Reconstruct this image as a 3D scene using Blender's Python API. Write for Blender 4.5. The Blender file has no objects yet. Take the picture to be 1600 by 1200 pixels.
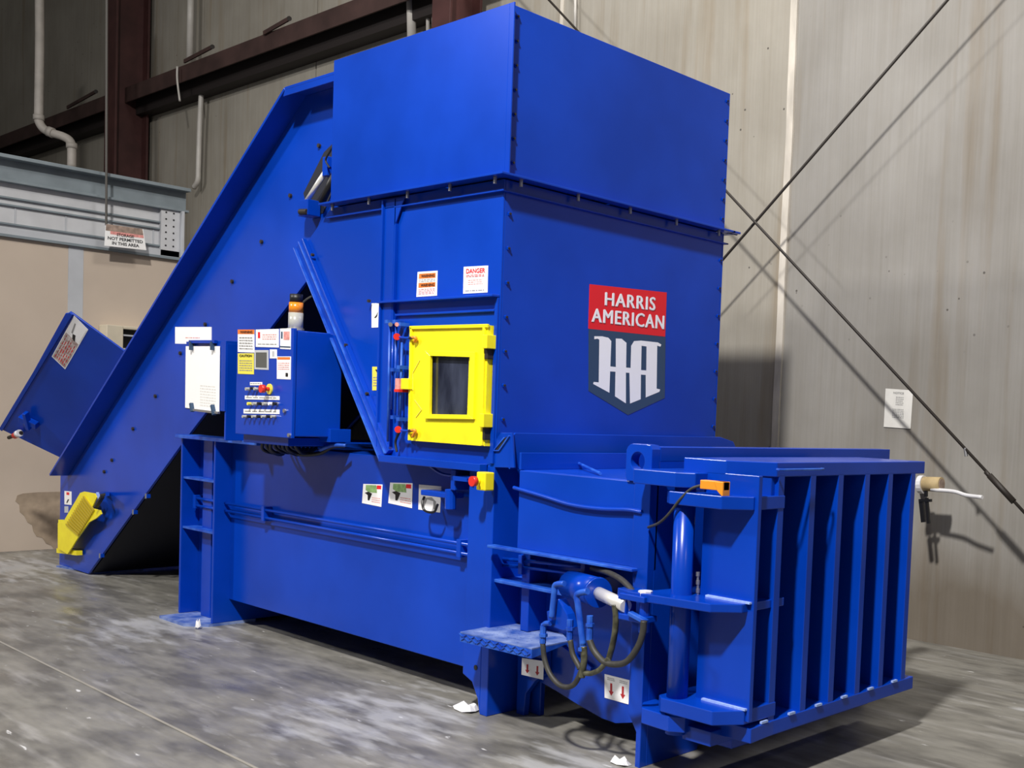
import bpy, bmesh, math, random
from mathutils import Vector, Matrix

# ------------------------------------------------------------------ camera
R_ = Vector((0.76473, 0.64294, 0.04256))
U_ = Vector((-0.06542, 0.01176, 0.99779))
W_ = Vector((-0.64102, 0.76582, -0.05105))
F_, CX_, CY_ = 1691.96547, 1096.66857, 739.917517
CAM = Vector((0, 0, 1.6))
sc = bpy.context.scene
C = sc.collection
cd = bpy.data.cameras.new('camera')
cam = bpy.data.objects.new('camera', cd)
C.objects.link(cam)
cd.sensor_fit = 'HORIZONTAL'
cd.sensor_width = 36
cd.lens = F_ / 1600 * 36
cd.shift_x = (800 - CX_) / 1600
cd.shift_y = (CY_ - 600) / 1600
cd.clip_end = 200
m = Matrix((R_, U_, -W_)).transposed().to_4x4()
m.translation = CAM
cam.matrix_world = m
sc.camera = cam

# ------------------------------------------------------------------ light
sc.view_settings.view_transform = 'Standard'
sc.view_settings.look = 'None'
sc.view_settings.exposure = -0.14
sc.view_settings.gamma = 1
sc.view_settings.use_curve_mapping = False
wd = bpy.data.worlds.new('world')
sc.world = wd
wd.use_nodes = True
bg = wd.node_tree.nodes['Background']
bg.inputs[0].default_value = (1.0, 0.97, 0.93, 1)
bg.inputs[1].default_value = 0.10

def area(name, loc, target, size, power, col=(1, 0.96, 0.9), spread=180):
    l = bpy.data.lights.new(name, 'AREA')
    l.shape = 'DISK'; l.size = size; l.energy = power; l.color = col; l.spread = math.radians(spread)
    o = bpy.data.objects.new(name, l); C.objects.link(o)
    o.location = loc
    d = Vector(target) - Vector(loc)
    o.rotation_euler = d.to_track_quat('-Z', 'Y').to_euler()
    return o

area('bay_or_fill_light', (-1.1, -2.3, 9.6), (-4.6, 4.6, 0.8), 0.60, 930, (1, 0.96, 0.9), 125)
area('bay_or_fill_light', (-11.5, -4.6, 8.6), (-7, 4, 1.6), 0.9, 380, (1, 0.97, 0.93), 130)
area('bay_or_fill_light', (6.5, 1.2, 8.5), (-3.4, 4.6, 1.5), 0.8, 70, (1, 0.97, 0.93))
area('bay_or_fill_light', (-4.5, 5.6, 9.2), (-5.5, 6.3, 0.0), 1.5, 270)  # unseen fill lamp, added to lift the tower's shadow on the wall

# ------------------------------------------------------------------ helpers
def at(px, py, ax, val):
    d = R_ * ((px - CX_) / F_) - U_ * ((py - CY_) / F_) + W_
    t = (val - CAM[ax]) / d[ax]
    return CAM + d * t

def AY(px, py, y): return at(px, py, 1, y)
def AX(px, py, x): return at(px, py, 0, x)
def AZ(px, py, z): return at(px, py, 2, z)

MATS = {}
def mat(name, col, rough=0.5, metal=0.0, spec=0.5, noise=0.0, nscale=6.0, coat=0.0, emit=None, bump=0.0, col2=None, trans=0.0, stretch=None):
    m = bpy.data.materials.new(name); m.use_nodes = True
    nt = m.node_tree; b = nt.nodes['Principled BSDF']
    b.inputs['Base Color'].default_value = (*col, 1)
    b.inputs['Roughness'].default_value = rough
    b.inputs['Metallic'].default_value = metal
    b.inputs['Specular IOR Level'].default_value = spec
    b.inputs['Coat Weight'].default_value = coat
    b.inputs['Coat Roughness'].default_value = 0.12
    b.inputs['Transmission Weight'].default_value = trans
    if emit:
        b.inputs['Emission Color'].default_value = (*emit[0], 1)
        b.inputs['Emission Strength'].default_value = emit[1]
    tc = nt.nodes.new('ShaderNodeTexCoord')
    mp = nt.nodes.new('ShaderNodeMapping')
    nt.links.new(tc.outputs['Object'], mp.inputs[0])
    if stretch: mp.inputs['Scale'].default_value = stretch
    ns = nt.nodes.new('ShaderNodeTexNoise'); ns.inputs['Scale'].default_value = nscale
    ns.inputs['Detail'].default_value = 6
    nt.links.new(mp.outputs[0], ns.inputs['Vector'])
    rp = nt.nodes.new('ShaderNodeValToRGB')
    c2 = col2 if col2 else tuple(min(1, c * (1 + noise) + noise * 0.01) for c in col)
    rp.color_ramp.elements[0].position = 0.35; rp.color_ramp.elements[1].position = 0.7
    rp.color_ramp.elements[0].color = (*[c * (1 - noise * 0.5) for c in col], 1)
    rp.color_ramp.elements[1].color = (*c2, 1)
    nt.links.new(ns.outputs[0], rp.inputs[0])
    nt.links.new(rp.outputs[0], b.inputs['Base Color'])
    if bump:
        bp = nt.nodes.new('ShaderNodeBump'); bp.inputs['Strength'].default_value = bump
        bp.inputs['Distance'].default_value = 0.01
        nt.links.new(ns.outputs[0], bp.inputs['Height'])
        nt.links.new(bp.outputs[0], b.inputs['Normal'])
    MATS[name] = m
    return m

mat('blue', (0.0002, 0.043, 0.42), 0.24, spec=0.35, noise=0.22, nscale=1.3, coat=0.0)
mat('blue_worn', (0.003, 0.065, 0.55), 0.4, noise=0.4, nscale=14, col2=(0.03, 0.14, 0.62))
mat('blue_dusty', (0.02, 0.09, 0.45), 0.6, noise=0.4, nscale=9, col2=(0.26, 0.34, 0.60))
mat('weld', (0.30, 0.42, 0.85), 0.5, noise=0.3, nscale=60)
mat('yellow', (0.95, 0.80, 0.012), 0.4, noise=0.12, nscale=7, coat=0.2)
mat('yellow_ridge', (0.48, 0.36, 0.02), 0.5)
mat('yellow_label', (0.85, 0.75, 0.09), 0.5)
mat('orange_label', (0.80, 0.20, 0.03), 0.5)
mat('red_label', (0.80, 0.012, 0.025), 0.4)
mat('pink_print', (0.75, 0.30, 0.28), 0.5, noise=0.4, nscale=40)
mat('arrow_red', (0.45, 0.02, 0.03), 0.5)
mat('white_label', (0.95, 0.95, 0.96), 0.45, noise=0.01, nscale=20)
mat('paper', (0.74, 0.73, 0.70), 0.7, noise=0.1, nscale=8)
mat('navy_label', (0.028, 0.065, 0.135), 0.5)
mat('green_print', (0.25, 0.42, 0.16), 0.5, noise=0.4, nscale=40)
mat('grey_print', (0.30, 0.30, 0.30), 0.5)
mat('black', (0.008, 0.008, 0.010), 0.45)
mat('inside_shade', (0.006, 0.008, 0.02), 0.7)  # near-black colour paints in the shade of interiors and slots
mat('rubber', (0.035, 0.034, 0.031), 0.55, noise=0.3, nscale=30)
mat('hose_olive', (0.035, 0.034, 0.022), 0.35, noise=0.5, nscale=30, col2=(0.12, 0.12, 0.075))
mat('chrome', (0.88, 0.87, 0.84), 0.32, metal=0.45)
mat('steel', (0.42, 0.42, 0.44), 0.4, metal=0.8)
mat('amber', (0.85, 0.26, 0.01), 0.3, noise=0.2, coat=0.5)
mat('clear_lens', (0.42, 0.42, 0.38), 0.25, noise=0.2, coat=0.5)
mat('red_plastic', (0.72, 0.03, 0.02), 0.35)
mat('orange_plastic', (0.85, 0.30, 0.02), 0.4)
mat('glass_dark', (0.012, 0.016, 0.04), 0.06, spec=0.8, noise=0.9, nscale=9, col2=(0.05, 0.06, 0.10), stretch=(1, 1, 0.3))
mat('screen', (0.10, 0.105, 0.10), 0.3)
mat('column_red', (0.055, 0.016, 0.015), 0.6, noise=0.3, nscale=4)
mat('girt_red', (0.050, 0.024, 0.021), 0.7, noise=0.4, nscale=3)
mat('girt_shade', (0.014, 0.009, 0.009), 0.7)  # darkened girt colour, shade of the recessed web painted in
mat('pipe_white', (0.42, 0.39, 0.36), 0.5, noise=0.15)
mat('conduit', (0.55, 0.53, 0.50), 0.4, noise=0.1)
mat('rod', (0.020, 0.015, 0.012), 0.6)
mat('pipe_dark', (0.07, 0.065, 0.06), 0.6)
mat('slate', (0.20, 0.24, 0.27), 0.6, noise=0.15, nscale=5)
mat('block_grey', (0.55, 0.56, 0.59), 0.8, noise=0.10, nscale=5)
mat('strip_grey', (0.48, 0.50, 0.54), 0.8, noise=0.08, nscale=4)
mat('cream', (0.60, 0.54, 0.42), 0.6, noise=0.1)
mat('cardboard', (0.50, 0.38, 0.20), 0.7, noise=0.2, nscale=15)
mat('white_plastic', (0.75, 0.75, 0.78), 0.4, noise=0.1)
mat('sign_brown', (0.30, 0.22, 0.18), 0.6, noise=0.4, nscale=25)
mat('wing_print', (0.50, 0.36, 0.34), 0.6, noise=0.6, nscale=25, col2=(0.72, 0.68, 0.66))

class MB:
    def __init__(s): s.v = []; s.f = []; s.fm = []; s.names = []
    def mi(s, n):
        if n not in s.names: s.names.append(n)
        return s.names.index(n)
    def add(s, vs, fs, m):
        b = len(s.v); s.v += [tuple(v) for v in vs]; k = s.mi(m)
        for f in fs: s.f.append([b + i for i in f]); s.fm.append(k)
        return s
    def box(s, x0, x1, y0, y1, z0, z1, m='blue'):
        vs = [(x, y, z) for z in (z0, z1) for y in (y0, y1) for x in (x0, x1)]
        return s.add(vs, [(0, 2, 3, 1), (4, 5, 7, 6), (0, 1, 5, 4), (2, 6, 7, 3), (0, 4, 6, 2), (1, 3, 7, 5)], m)
    def prism(s, pts, ax, a0, a1, m='blue'):
        def p(q, a):
            l = list(q); l.insert(ax, a); return tuple(l)
        n = len(pts)
        vs = [p(q, a0) for q in pts] + [p(q, a1) for q in pts]
        fs = [tuple(range(n)), tuple(range(2 * n - 1, n - 1, -1))]
        fs += [(i, (i + 1) % n, n + (i + 1) % n, n + i) for i in range(n)]
        return s.add(vs, fs, m)
    def slab(s, pts, off, m='blue'):
        # closed polygon of 3-D points, extruded by vector off
        n = len(pts); off = Vector(off)
        vs = [Vector(p) for p in pts] + [Vector(p) + off for p in pts]
        fs = [tuple(range(n)), tuple(range(2 * n - 1, n - 1, -1))]
        fs += [(i, (i + 1) % n, n + (i + 1) % n, n + i) for i in range(n)]
        return s.add(vs, fs, m)
    def bar(s, p0, p1, w, h, up=(0, 0, 1), m='blue'):
        p0, p1 = Vector(p0), Vector(p1); d = (p1 - p0).normalized()
        u = Vector(up); a = d.cross(u).normalized(); b = a.cross(d).normalized()
        vs = []
        for p in (p0, p1):
            for i, j in ((-1, -1), (1, -1), (1, 1), (-1, 1)):
                vs.append(p + a * (w / 2 * i) + b * (h / 2 * j))
        return s.add(vs, [(0, 1, 2, 3), (7, 6, 5, 4), (0, 4, 5, 1), (1, 5, 6, 2), (2, 6, 7, 3), (3, 7, 4, 0)], m)
    def cyl(s, p0, p1, r, r1=None, n=16, m='blue'):
        p0, p1 = Vector(p0), Vector(p1); d = (p1 - p0).normalized()
        r1 = r if r1 is None else r1
        a = d.orthogonal().normalized(); b = d.cross(a)
        vs = []
        for p, rr in ((p0, r), (p1, r1)):
            for i in range(n):
                t = 2 * math.pi * i / n
                vs.append(p + (a * math.cos(t) + b * math.sin(t)) * rr)
        fs = [tuple(range(n)), tuple(range(2 * n - 1, n - 1, -1))] + [(i, (i + 1) % n, n + (i + 1) % n, n + i) for i in range(n)]
        return s.add(vs, fs, m)
    def tube(s, pts, r, n=10, m='blue', sub=8):
        P = [Vector(p) for p in pts]
        if sub > 1 and len(P) > 2:
            Q = [P[0] * 2 - P[1]] + P + [P[-1] * 2 - P[-2]]; out = []
            for i in range(1, len(Q) - 2):
                for k in range(sub):
                    t = k / sub; a, b, c, d = Q[i - 1], Q[i], Q[i + 1], Q[i + 2]
                    out.append(0.5 * ((2 * b) + (c - a) * t + (2 * a - 5 * b + 4 * c - d) * t * t + (3 * b - a - 3 * c + d) * t ** 3))
            out.append(P[-1]); P = out
        vs = []; ref = None
        for i, p in enumerate(P):
            d = (P[min(i + 1, len(P) - 1)] - P[max(i - 1, 0)]).normalized()
            if ref is None: ref = d.orthogonal().normalized()
            ref = (ref - d * ref.dot(d)).normalized(); b = d.cross(ref)
            for k in range(n):
                t = 2 * math.pi * k / n
                vs.append(p + (ref * math.cos(t) + b * math.sin(t)) * r)
        fs = []
        for i in range(len(P) - 1):
            for k in range(n):
                fs.append((i * n + k, i * n + (k + 1) % n, (i + 1) * n + (k + 1) % n, (i + 1) * n + k))
        fs.append(tuple(range(n))); fs.append(tuple(range(len(vs) - 1, len(vs) - n - 1, -1)))
        return s.add(vs, fs, m)
    def mesh(s, name):
        me = bpy.data.meshes.new(name)
        me.from_pydata(s.v, [], s.f)
        for n in s.names: me.materials.append(MATS[n])
        for p, k in zip(me.polygons, s.fm): p.material_index = k
        bm = bmesh.new(); bm.from_mesh(me)
        bmesh.ops.recalc_face_normals(bm, faces=bm.faces)
        bm.to_mesh(me); bm.free()
        return me
    def build(s, name, parent=None, bevel=0.0, smooth=False, label=None):
        me = s.mesh(name)
        o = bpy.data.objects.new(name, me); C.objects.link(o)
        if parent is not None: attach(o, parent)
        if smooth:
            for p in me.polygons: p.use_smooth = len(p.vertices) == 4
        if bevel:
            b = o.modifiers.new('bevel', 'BEVEL'); b.width = bevel; b.segments = 2
            b.limit_method = 'ANGLE'; b.angle_limit = math.radians(40)
        if label: o['label'] = label
        return o

def attach(o, parent):
    o.parent = parent
    if parent.type == 'EMPTY': o.matrix_parent_inverse = Matrix.Translation(-parent.location)

def thing(name, label, cat, loc, group=None):
    o = bpy.data.objects.new(name, None); C.objects.link(o)
    o.empty_display_size = 0.2
    o.location = loc; o['label'] = label; o['category'] = cat
    if group: o['group'] = group
    return o

def tag(o, label, cat, group=None):
    o['label'] = label; o['category'] = cat
    if group: o['group'] = group
    return o

def struct(o): o['kind'] = 'structure'; return o

_txt = {}
def text_geo(s):
    if s not in _txt:
        cu = bpy.data.curves.new('t', 'FONT'); cu.body = s; cu.align_x = 'LEFT'
        cu.offset = 0.0 if s in ('HARRIS', 'AMERICAN') else 0.028; cu.space_character = 1.12 if s in ('HARRIS', 'AMERICAN') else 1.0; cu.resolution_u = 3; cu.space_line = 0.9
        ob = bpy.data.objects.new('t', cu)
        me = bpy.data.meshes.new_from_object(ob)
        vs = [v.co.copy() for v in me.vertices]; fs = [list(p.vertices) for p in me.polygons]
        bpy.data.objects.remove(ob); bpy.data.meshes.remove(me); bpy.data.curves.remove(cu)
        x0 = min(v.x for v in vs); x1 = max(v.x for v in vs); y0 = min(v.y for v in vs); y1 = max(v.y for v in vs)
        _txt[s] = ([((v.x - x0) / (x1 - x0), (v.y - y0) / (y1 - y0)) for v in vs], fs)
    return _txt[s]

def decal(name, parent, quad, n, layers, base='white_label', outline=None, label=None, th=0.0015):
    """quad: TL, TR, BR, BL in 3-D; unit coordinates u right, v up."""
    TL, TR, BR, BL = [Vector(q) for q in quad]; n = Vector(n).normalized()
    def P(u, v, h): return (BL * (1 - u) + BR * u) * (1 - v) + (TL * (1 - u) + TR * u) * v + n * h
    b = MB()
    ol = outline or [(0, 0), (1, 0), (1, 1), (0, 1)]
    b.slab([P(u, v, 0.0004) for u, v in ol], n * th, base)
    for k, L in enumerate(layers):
        h = th + 0.0010 + 0.0006 * (L[-1] if isinstance(L[-1], int) and L[0] != 'T' else (k % 3))
        if L[0] == 'R':
            _, x0, y0, x1, y1, m_ = L[:6]
            b.add([P(x0, y0, h), P(x1, y0, h), P(x1, y1, h), P(x0, y1, h)], [(0, 1, 2, 3)], m_)
        elif L[0] == 'P':
            pts, m_ = L[1], L[2]
            b.add([P(x, y, h) for x, y in pts], [tuple(range(len(pts)))], m_)
        elif L[0] == 'T':
            _, t, x0, y0, x1, y1, m_ = L[:7]
            vs, fs = text_geo(t); h = th + 0.0024 + (0.0004 * L[7] if len(L) > 7 else 0)
            b.add([P(x0 + x * (x1 - x0), y0 + y * (y1 - y0), h) for x, y in vs], fs, m_)
        elif L[0] == 'B':      # block of small print: rows of thin bars
            _, x0, y0, x1, y1, rows, m_ = L[:7]
            rr = random.Random(int(x0 * 100 + y0 * 77 + rows))
            for i in range(rows):
                yy = y0 + (y1 - y0) * (i + 0.3) / rows; hh = (y1 - y0) / rows * 0.4
                x = x0
                while x < x1 - 0.02:
                    w = rr.uniform(0.06, 0.2) * (x1 - x0); xe = min(x + w, x1)
                    b.add([P(x, yy, h), P(xe, yy, h), P(xe, yy + hh, h), P(x, yy + hh, h)], [(0, 1, 2, 3)], m_)
                    x = xe + 0.04 * (x1 - x0)
    o = b.build(name, parent)
    if label: o['label'] = label
    return o

NF, NR = (0, -1, 0), (1, 0, 0)
def qy(y, *p): return [AY(a, b, y) for a, b in p]
def qx(x, *p): return [AX(a, b, x) for a, b in p]

# ------------------------------------------------------------------ setting
WY = 7.27
def concrete(name, base, dark, light, wall=True, split=None):
    m = bpy.data.materials.new(name); m.use_nodes = True
    nt = m.node_tree; N = nt.nodes; L = nt.links; b = N['Principled BSDF']
    tc = N.new('ShaderNodeTexCoord')
    def noise(scale, sc3, det=6):
        mp = N.new('ShaderNodeMapping'); mp.inputs['Scale'].default_value = sc3
        L.new(tc.outputs['Object'], mp.inputs[0])
        n = N.new('ShaderNodeTexNoise'); n.inputs['Scale'].default_value = scale; n.inputs['Detail'].default_value = det
        L.new(mp.outputs[0], n.inputs['Vector']); return n
    def ramp(src, p0, p1, c0=(0, 0, 0, 1), c1=(1, 1, 1, 1)):
        r = N.new('ShaderNodeValToRGB'); r.color_ramp.elements[0].position = p0; r.color_ramp.elements[1].position = p1
        r.color_ramp.elements[0].color = c0; r.color_ramp.elements[1].color = c1
        L.new(src, r.inputs[0]); return r
    def mix(fac, a, bb, mode='MIX'):
        x = N.new('ShaderNodeMix'); x.data_type = 'RGBA'; x.blend_type = mode
        if isinstance(fac, float): x.inputs[0].default_value = fac
        else: L.new(fac, x.inputs[0])
        for s, v in ((6, a), (7, bb)):
            if isinstance(v, tuple): x.inputs[s].default_value = v
            else: L.new(v, x.inputs[s])
        return x.outputs[2]
    c = ramp(noise(1.1, (1, 1, 1)).outputs[0], 0.3, 0.7, (*base, 1), (*light, 1)).outputs[0]
    if wall:
        if split is not None:
            sp = N.new('ShaderNodeSeparateXYZ'); L.new(tc.outputs['Object'], sp.inputs[0])
            lt = N.new('ShaderNodeMath'); lt.operation = 'LESS_THAN'; L.new(sp.outputs[0], lt.inputs[0]); lt.inputs[1].default_value = split
            c = mix(lt.outputs[0], c, mix(1.0, c, (1.22, 1.19, 1.11, 1), 'MULTIPLY'))
        st = ramp(noise(1.0, (14, 14, 0.35)).outputs[0], 0.42, 0.75)
        c = mix(st.outputs[0], c, mix(1.0, c, (0.93, 0.92, 0.90, 1), 'MULTIPLY'))
        cl_ = ramp(noise(1.3, (1, 1, 0.8), 10).outputs[0], 0.35, 0.68)
        c = mix(cl_.outputs[0], c, mix(1.0, c, (0.84, 0.83, 0.81, 1), 'MULTIPLY'))
        st3 = ramp(noise(1.0, (55, 55, 1.2), 5).outputs[0], 0.40, 0.70)
        c = mix(st3.outputs[0], c, mix(1.0, c, (0.93, 0.93, 0.92, 1), 'MULTIPLY'))
        st2 = ramp(noise(1.0, (5.5, 5, 0.35), 9).outputs[0], 0.57, 0.80)
        c = mix(st2.outputs[0], c, (0.36, 0.27, 0.17, 1)) if False else mix(st2.outputs[0], c, mix(1.0, c, (0.80, 0.70, 0.57, 1), 'MULTIPLY'))
        pit = N.new('ShaderNodeTexVoronoi'); pit.inputs['Scale'].default_value = 9
        L.new(tc.outputs['Object'], pit.inputs['Vector'])
        pm = ramp(noise(0.9, (1, 1, 1)).outputs[0], 0.55, 0.6)
        pr = ramp(pit.outputs['Distance'], 0.07, 0.10, (1, 1, 1, 1), (0, 0, 0, 1))
        c = mix(mix(1.0, pm.outputs[0], pr.outputs[0], 'MULTIPLY'), c, (0.10, 0.09, 0.08, 1))
        # dirt band near the floor
        sz = N.new('ShaderNodeSeparateXYZ'); L.new(tc.outputs['Object'], sz.inputs[0])
        ad = N.new('ShaderNodeMath'); ad.operation = 'MULTIPLY_ADD'
        L.new(noise(2.5, (1, 1, 0.4)).outputs[0], ad.inputs[0]); ad.inputs[1].default_value = -0.7; L.new(sz.outputs[2], ad.inputs[2])
        dr = ramp(ad.outputs[0], 0.02, 0.42, (1, 1, 1, 1), (0, 0, 0, 1))
        c = mix(dr.outputs[0], c, mix(1.0, c, (0.58, 0.52, 0.45, 1), 'MULTIPLY'))
        b.inputs['Roughness'].default_value = 0.85
    else:
        a = ramp(noise(2.2, (1, 2.2, 1), 9).outputs[0], 0.45, 0.62)
        c = mix(a.outputs[0], c, (*dark, 1))
        sw = ramp(noise(2.6, (0.6, 3.6, 1), 10).outputs[0], 0.56, 0.85)
        c = mix(sw.outputs[0], c, (0.42, 0.41, 0.40, 1))
        gr = ramp(noise(11, (0.5, 1.8, 1), 10).outputs[0], 0.35, 0.65)
        c = mix(gr.outputs[0], mix(1.0, c, (0.80, 0.80, 0.80, 1), 'MULTIPLY'), c)
        sp2 = ramp(noise(16, (0.45, 1.6, 1), 3).outputs[0], 0.70, 0.76)
        c = mix(sp2.outputs[0], c, (0.62, 0.62, 0.63, 1))
        # pale dust swept round the machine's feet
        for (cx, cy, r) in ((-7.6, 3.3, 0.8), (-4.75, 3.15, 0.8), (-3.5, 3.3, 0.5), (-10.9, 3.4, 1.3), (-2.50, 5.95, 0.13)):
            vm = N.new('ShaderNodeVectorMath'); vm.operation = 'DISTANCE'
            L.new(tc.outputs['Object'], vm.inputs[0]); vm.inputs[1].default_value = (cx, cy, 0)
            s1 = N.new('ShaderNodeMath'); s1.operation = 'DIVIDE'; L.new(vm.outputs['Value'], s1.inputs[0]); s1.inputs[1].default_value = r
            s2 = N.new('ShaderNodeMath'); s2.operation = 'SUBTRACT'; L.new(noise(5, (0.6, 2, 1), 8).outputs[0], s2.inputs[0])
            m3 = N.new('ShaderNodeMath'); m3.operation = 'MULTIPLY'; L.new(s1.outputs[0], m3.inputs[0]); m3.inputs[1].default_value = 0.30
            L.new(m3.outputs[0], s2.inputs[1])
            rr = ramp(s2.outputs[0], 0.30, 0.50)
            f_ = N.new('ShaderNodeMath'); f_.operation = 'MULTIPLY'; L.new(rr.outputs[0], f_.inputs[0]); f_.inputs[1].default_value = 0.48
            c = mix(f_.outputs[0], c, (0.60, 0.61, 0.64, 1))
        rg = ramp(noise(3, (1, 2, 1), 8).outputs[0], 0.3, 0.7, (0.26, 0.26, 0.26, 1), (0.55, 0.55, 0.55, 1))
        L.new(rg.outputs[0], b.inputs['Roughness'])
    L.new(c, b.inputs['Base Color'])
    bp = N.new('ShaderNodeBump'); bp.inputs['Strength'].default_value = 0.25 if wall else 0.08; bp.inputs['Distance'].default_value = 0.02
    L.new(noise(7, (1, 1, 0.4) if wall else (1, 1, 1), 10).outputs[0], bp.inputs['Height']); L.new(bp.outputs[0], b.inputs['Normal'])
    MATS[name] = m

concrete('wall_concrete', (0.285, 0.273, 0.256), None, (0.34, 0.328, 0.31), True, -5.33)
mat('office_plaster', (0.53, 0.445, 0.37), 0.85, noise=0.06, nscale=1.5, col2=(0.57, 0.48, 0.40), bump=0.1)
concrete('floor_concrete', (0.22, 0.212, 0.19), (0.14, 0.135, 0.123), (0.255, 0.247, 0.225), False)

struct(MB().box(-30, 6, -8, 9, -0.2, 0, 'floor_concrete').build('floor'))
# back wall panels with joints
wb = MB()
joints = [-30, -15.6, -12.6, -8.1, -5.31, 6]
for a, b_ in zip(joints[:-1], joints[1:]):
    wb.box(a + 0.012, b_ - 0.012, WY, WY + 0.3, 0, 12, 'wall_concrete')
wb.box(-30, 6, WY + 0.02, WY + 0.31, 0, 12, 'wall_concrete')
struct(wb.build('wall_back'))
MATS['sealant'] = mat('sealant', (0.56, 0.52, 0.46), 0.7, noise=0.3, nscale=8, stretch=(1, 1, 0.3))
tr = MB()
rnd = random.Random(2)
z = 0.0
pts = []
while z < 8:
    pts.append((z, rnd.uniform(-0.006, 0.006))); z += 0.25
for (z0, d0), (z1, d1) in zip(pts[:-1], pts[1:]):
    tr.slab([(-5.335 + d0, WY - 0.02, z0), (-5.27 + d0, WY - 0.02, z0), (-5.27 + d1, WY - 0.02, z1), (-5.335 + d1, WY - 0.02, z1)], (0, 0.03, 0), 'sealant')
struct(tr.build('trim_1'))
struct(MB().box(-8.13, -8.09, WY - 0.012, WY + 0.01, 0, 9, 'sealant').build('trim_2'))
struct(MB().box(-30.3, -30, -8, 9, 0, 12, 'wall_concrete').build('wall_end'))

# low office block on the left
ow = MB()
OX = -12.0
ow.box(-16.5, OX, -1.0, 5.44, 0, 3.06, 'office_plaster')
ow.box(-16.5, OX + 0.005, 4.27, 4.41, 0, 3.06, 'strip_grey')
struct(ow.build('wall_left'))
mat('patch_brown', (0.34, 0.265, 0.195), 0.9, noise=0.4, nscale=6)
MB().slab([AX(a_, b_, OX + 0.001) for a_, b_ in ((36, 771), (60, 769), (110, 768), (110, 862), (86, 860), (80, 852), (72, 849), (66, 840), (57, 838), (52, 830), (50, 820), (43, 816), (38, 806), (31, 800), (30, 788), (24, 783), (27, 774))], (0.004, 0, 0), 'patch_brown').build('wall_patch_left')['kind'] = 'structure'  # flat irregular brown patch low on the office wall
blk = MB()
blk.box(-16.4, OX - 0.02, -1.0, 5.40, 3.06, 3.60, 'block_grey')
for zc in (3.19, 3.37, 3.44):
    blk.box(OX - 0.02, OX + 0.012, -1.0, 5.40, zc - 0.008, zc + 0.008, 'slate')
for yv in (2.0, 2.9, 3.8, 4.25, 4.7, 5.1):
    blk.box(OX - 0.02, OX - 0.012, yv - 0.006, yv + 0.006, 3.19, 3.37, 'strip_grey')
blk.box(OX - 0.02, OX + 0.05, -1.0, 5.44, 3.06, 3.085, 'slate')
blk.box(OX - 0.02, OX + 0.03, -1.0, 5.44, 3.085, 3.15, 'strip_grey')
struct(blk.build('trim_3'))

hb = thing('header_beam', 'slate grey steel header beam with bolted end plate along the top of the low office wall', 'beam', (OX, 2.2, 3.6))
MB().box(OX - 0.16, OX - 0.02, -1.0, 5.44, 3.60, 3.83, 'slate').build('web', hb)
MB().box(OX - 0.2, OX + 0.10, -1.0, 5.44, 3.80, 3.835, 'slate').box(OX - 0.2, OX + 0.06, -1.0, 5.44, 3.58, 3.605, 'slate').build('flange', hb, 0.004)
ep = MB()
ep.box(OX - 0.02, OX + 0.03, 5.16, 5.38, 3.09, 3.58, 'block_grey').box(OX + 0.03, OX + 0.10, 5.355, 5.375, 3.09, 3.58, 'strip_grey')
ep.build('end_plate', hb)
for k in range(6):
    for y_ in (5.21, 5.29):
        MB().cyl((OX + 0.03, y_, 3.20 + k * 0.07), (OX + 0.036, y_, 3.20 + k * 0.07), 0.009, n=8, m='black').build('bolt_hole', hb)

# hanging sign
p = AX(166, 349, OX + 0.2)
sg = thing('hanging_sign', 'worn white and brown sign about storage hung on a thin rod at the office wall', 'sign', p)
MB().cyl(AX(167, -60, OX + 0.2), AX(166, 352, OX + 0.2), 0.012, n=8, m='pipe_dark').build('hanger_rod', sg)
q = qx(OX + 0.2, (165, 350), (223, 358), (228, 391), (163, 384))
decal('sign_board', sg, q, NR, [
    ('R', 0.0, 0.70, 0.98, 1.0, 'sign_brown'), ('R', 0.12, 0.56, 0.98, 0.70, 'pink_print'),
    ('T', 'STORAGE', 0.28, 0.50, 0.72, 0.64, 'black'),
    ('T', 'NOT PERMITTED', 0.06, 0.30, 0.94, 0.45, 'black'), ('T', 'IN THIS AREA', 0.17, 0.09, 0.83, 0.24, 'black')], th=0.01)

# vent box
vb = thing('wall_heater', 'cream box with dark louvred vents on the office wall beside the conveyor', 'heater', AX(195, 545, OX))
a = AX(167, 507, OX + 0.2); b_ = AX(193, 506, OX + 0.2); c_ = AX(240, 512, OX + 0.2); d_ = AX(193, 600, OX + 0.2)
MB().box(OX, OX + 0.2, a.y, b_.y, d_.z, a.z, 'cream').box(OX, OX + 0.2, b_.y, c_.y, a.z - 0.03, a.z, 'cream').box(OX, OX + 0.06, b_.y, c_.y, d_.z, a.z - 0.03, 'black').build('housing', vb, 0.006)
for k in range(5):
    zz = a.z - 0.10 - k * 0.14
    MB().box(OX + 0.06, OX + 0.18, b_.y, c_.y, zz, zz + 0.015, 'strip_grey').build('louvre', vb)

# columns, girt, pipes on the back wall
def column(x0, x1, y0, y1, label):
    t = thing('steel_column', label, 'column', ((x0 + x1) / 2, (y0 + y1) / 2, 0), 'red steel columns against the back wall')
    MB().box(x0, x1, y0, y0 + 0.03, 0, 11.5, 'column_red').build('flange', t, 0.003)
    MB().box(x0, x1, y1 - 0.03, y1, 0, 11.5, 'column_red').build('flange', t, 0.003)
    xm = (x0 + x1) / 2
    MB().box(xm - 0.02, xm + 0.02, y0 + 0.03, y1 - 0.03, 0, 11.5, 'column_red').build('web', t)
column(-17.56, -17.18, 6.72, 7.2, 'dark red steel column behind the office block at the left of the picture')
column(-9.46, -9.16, 6.72, 7.12, 'dark red steel column rising behind the top of the blue hopper')

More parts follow.
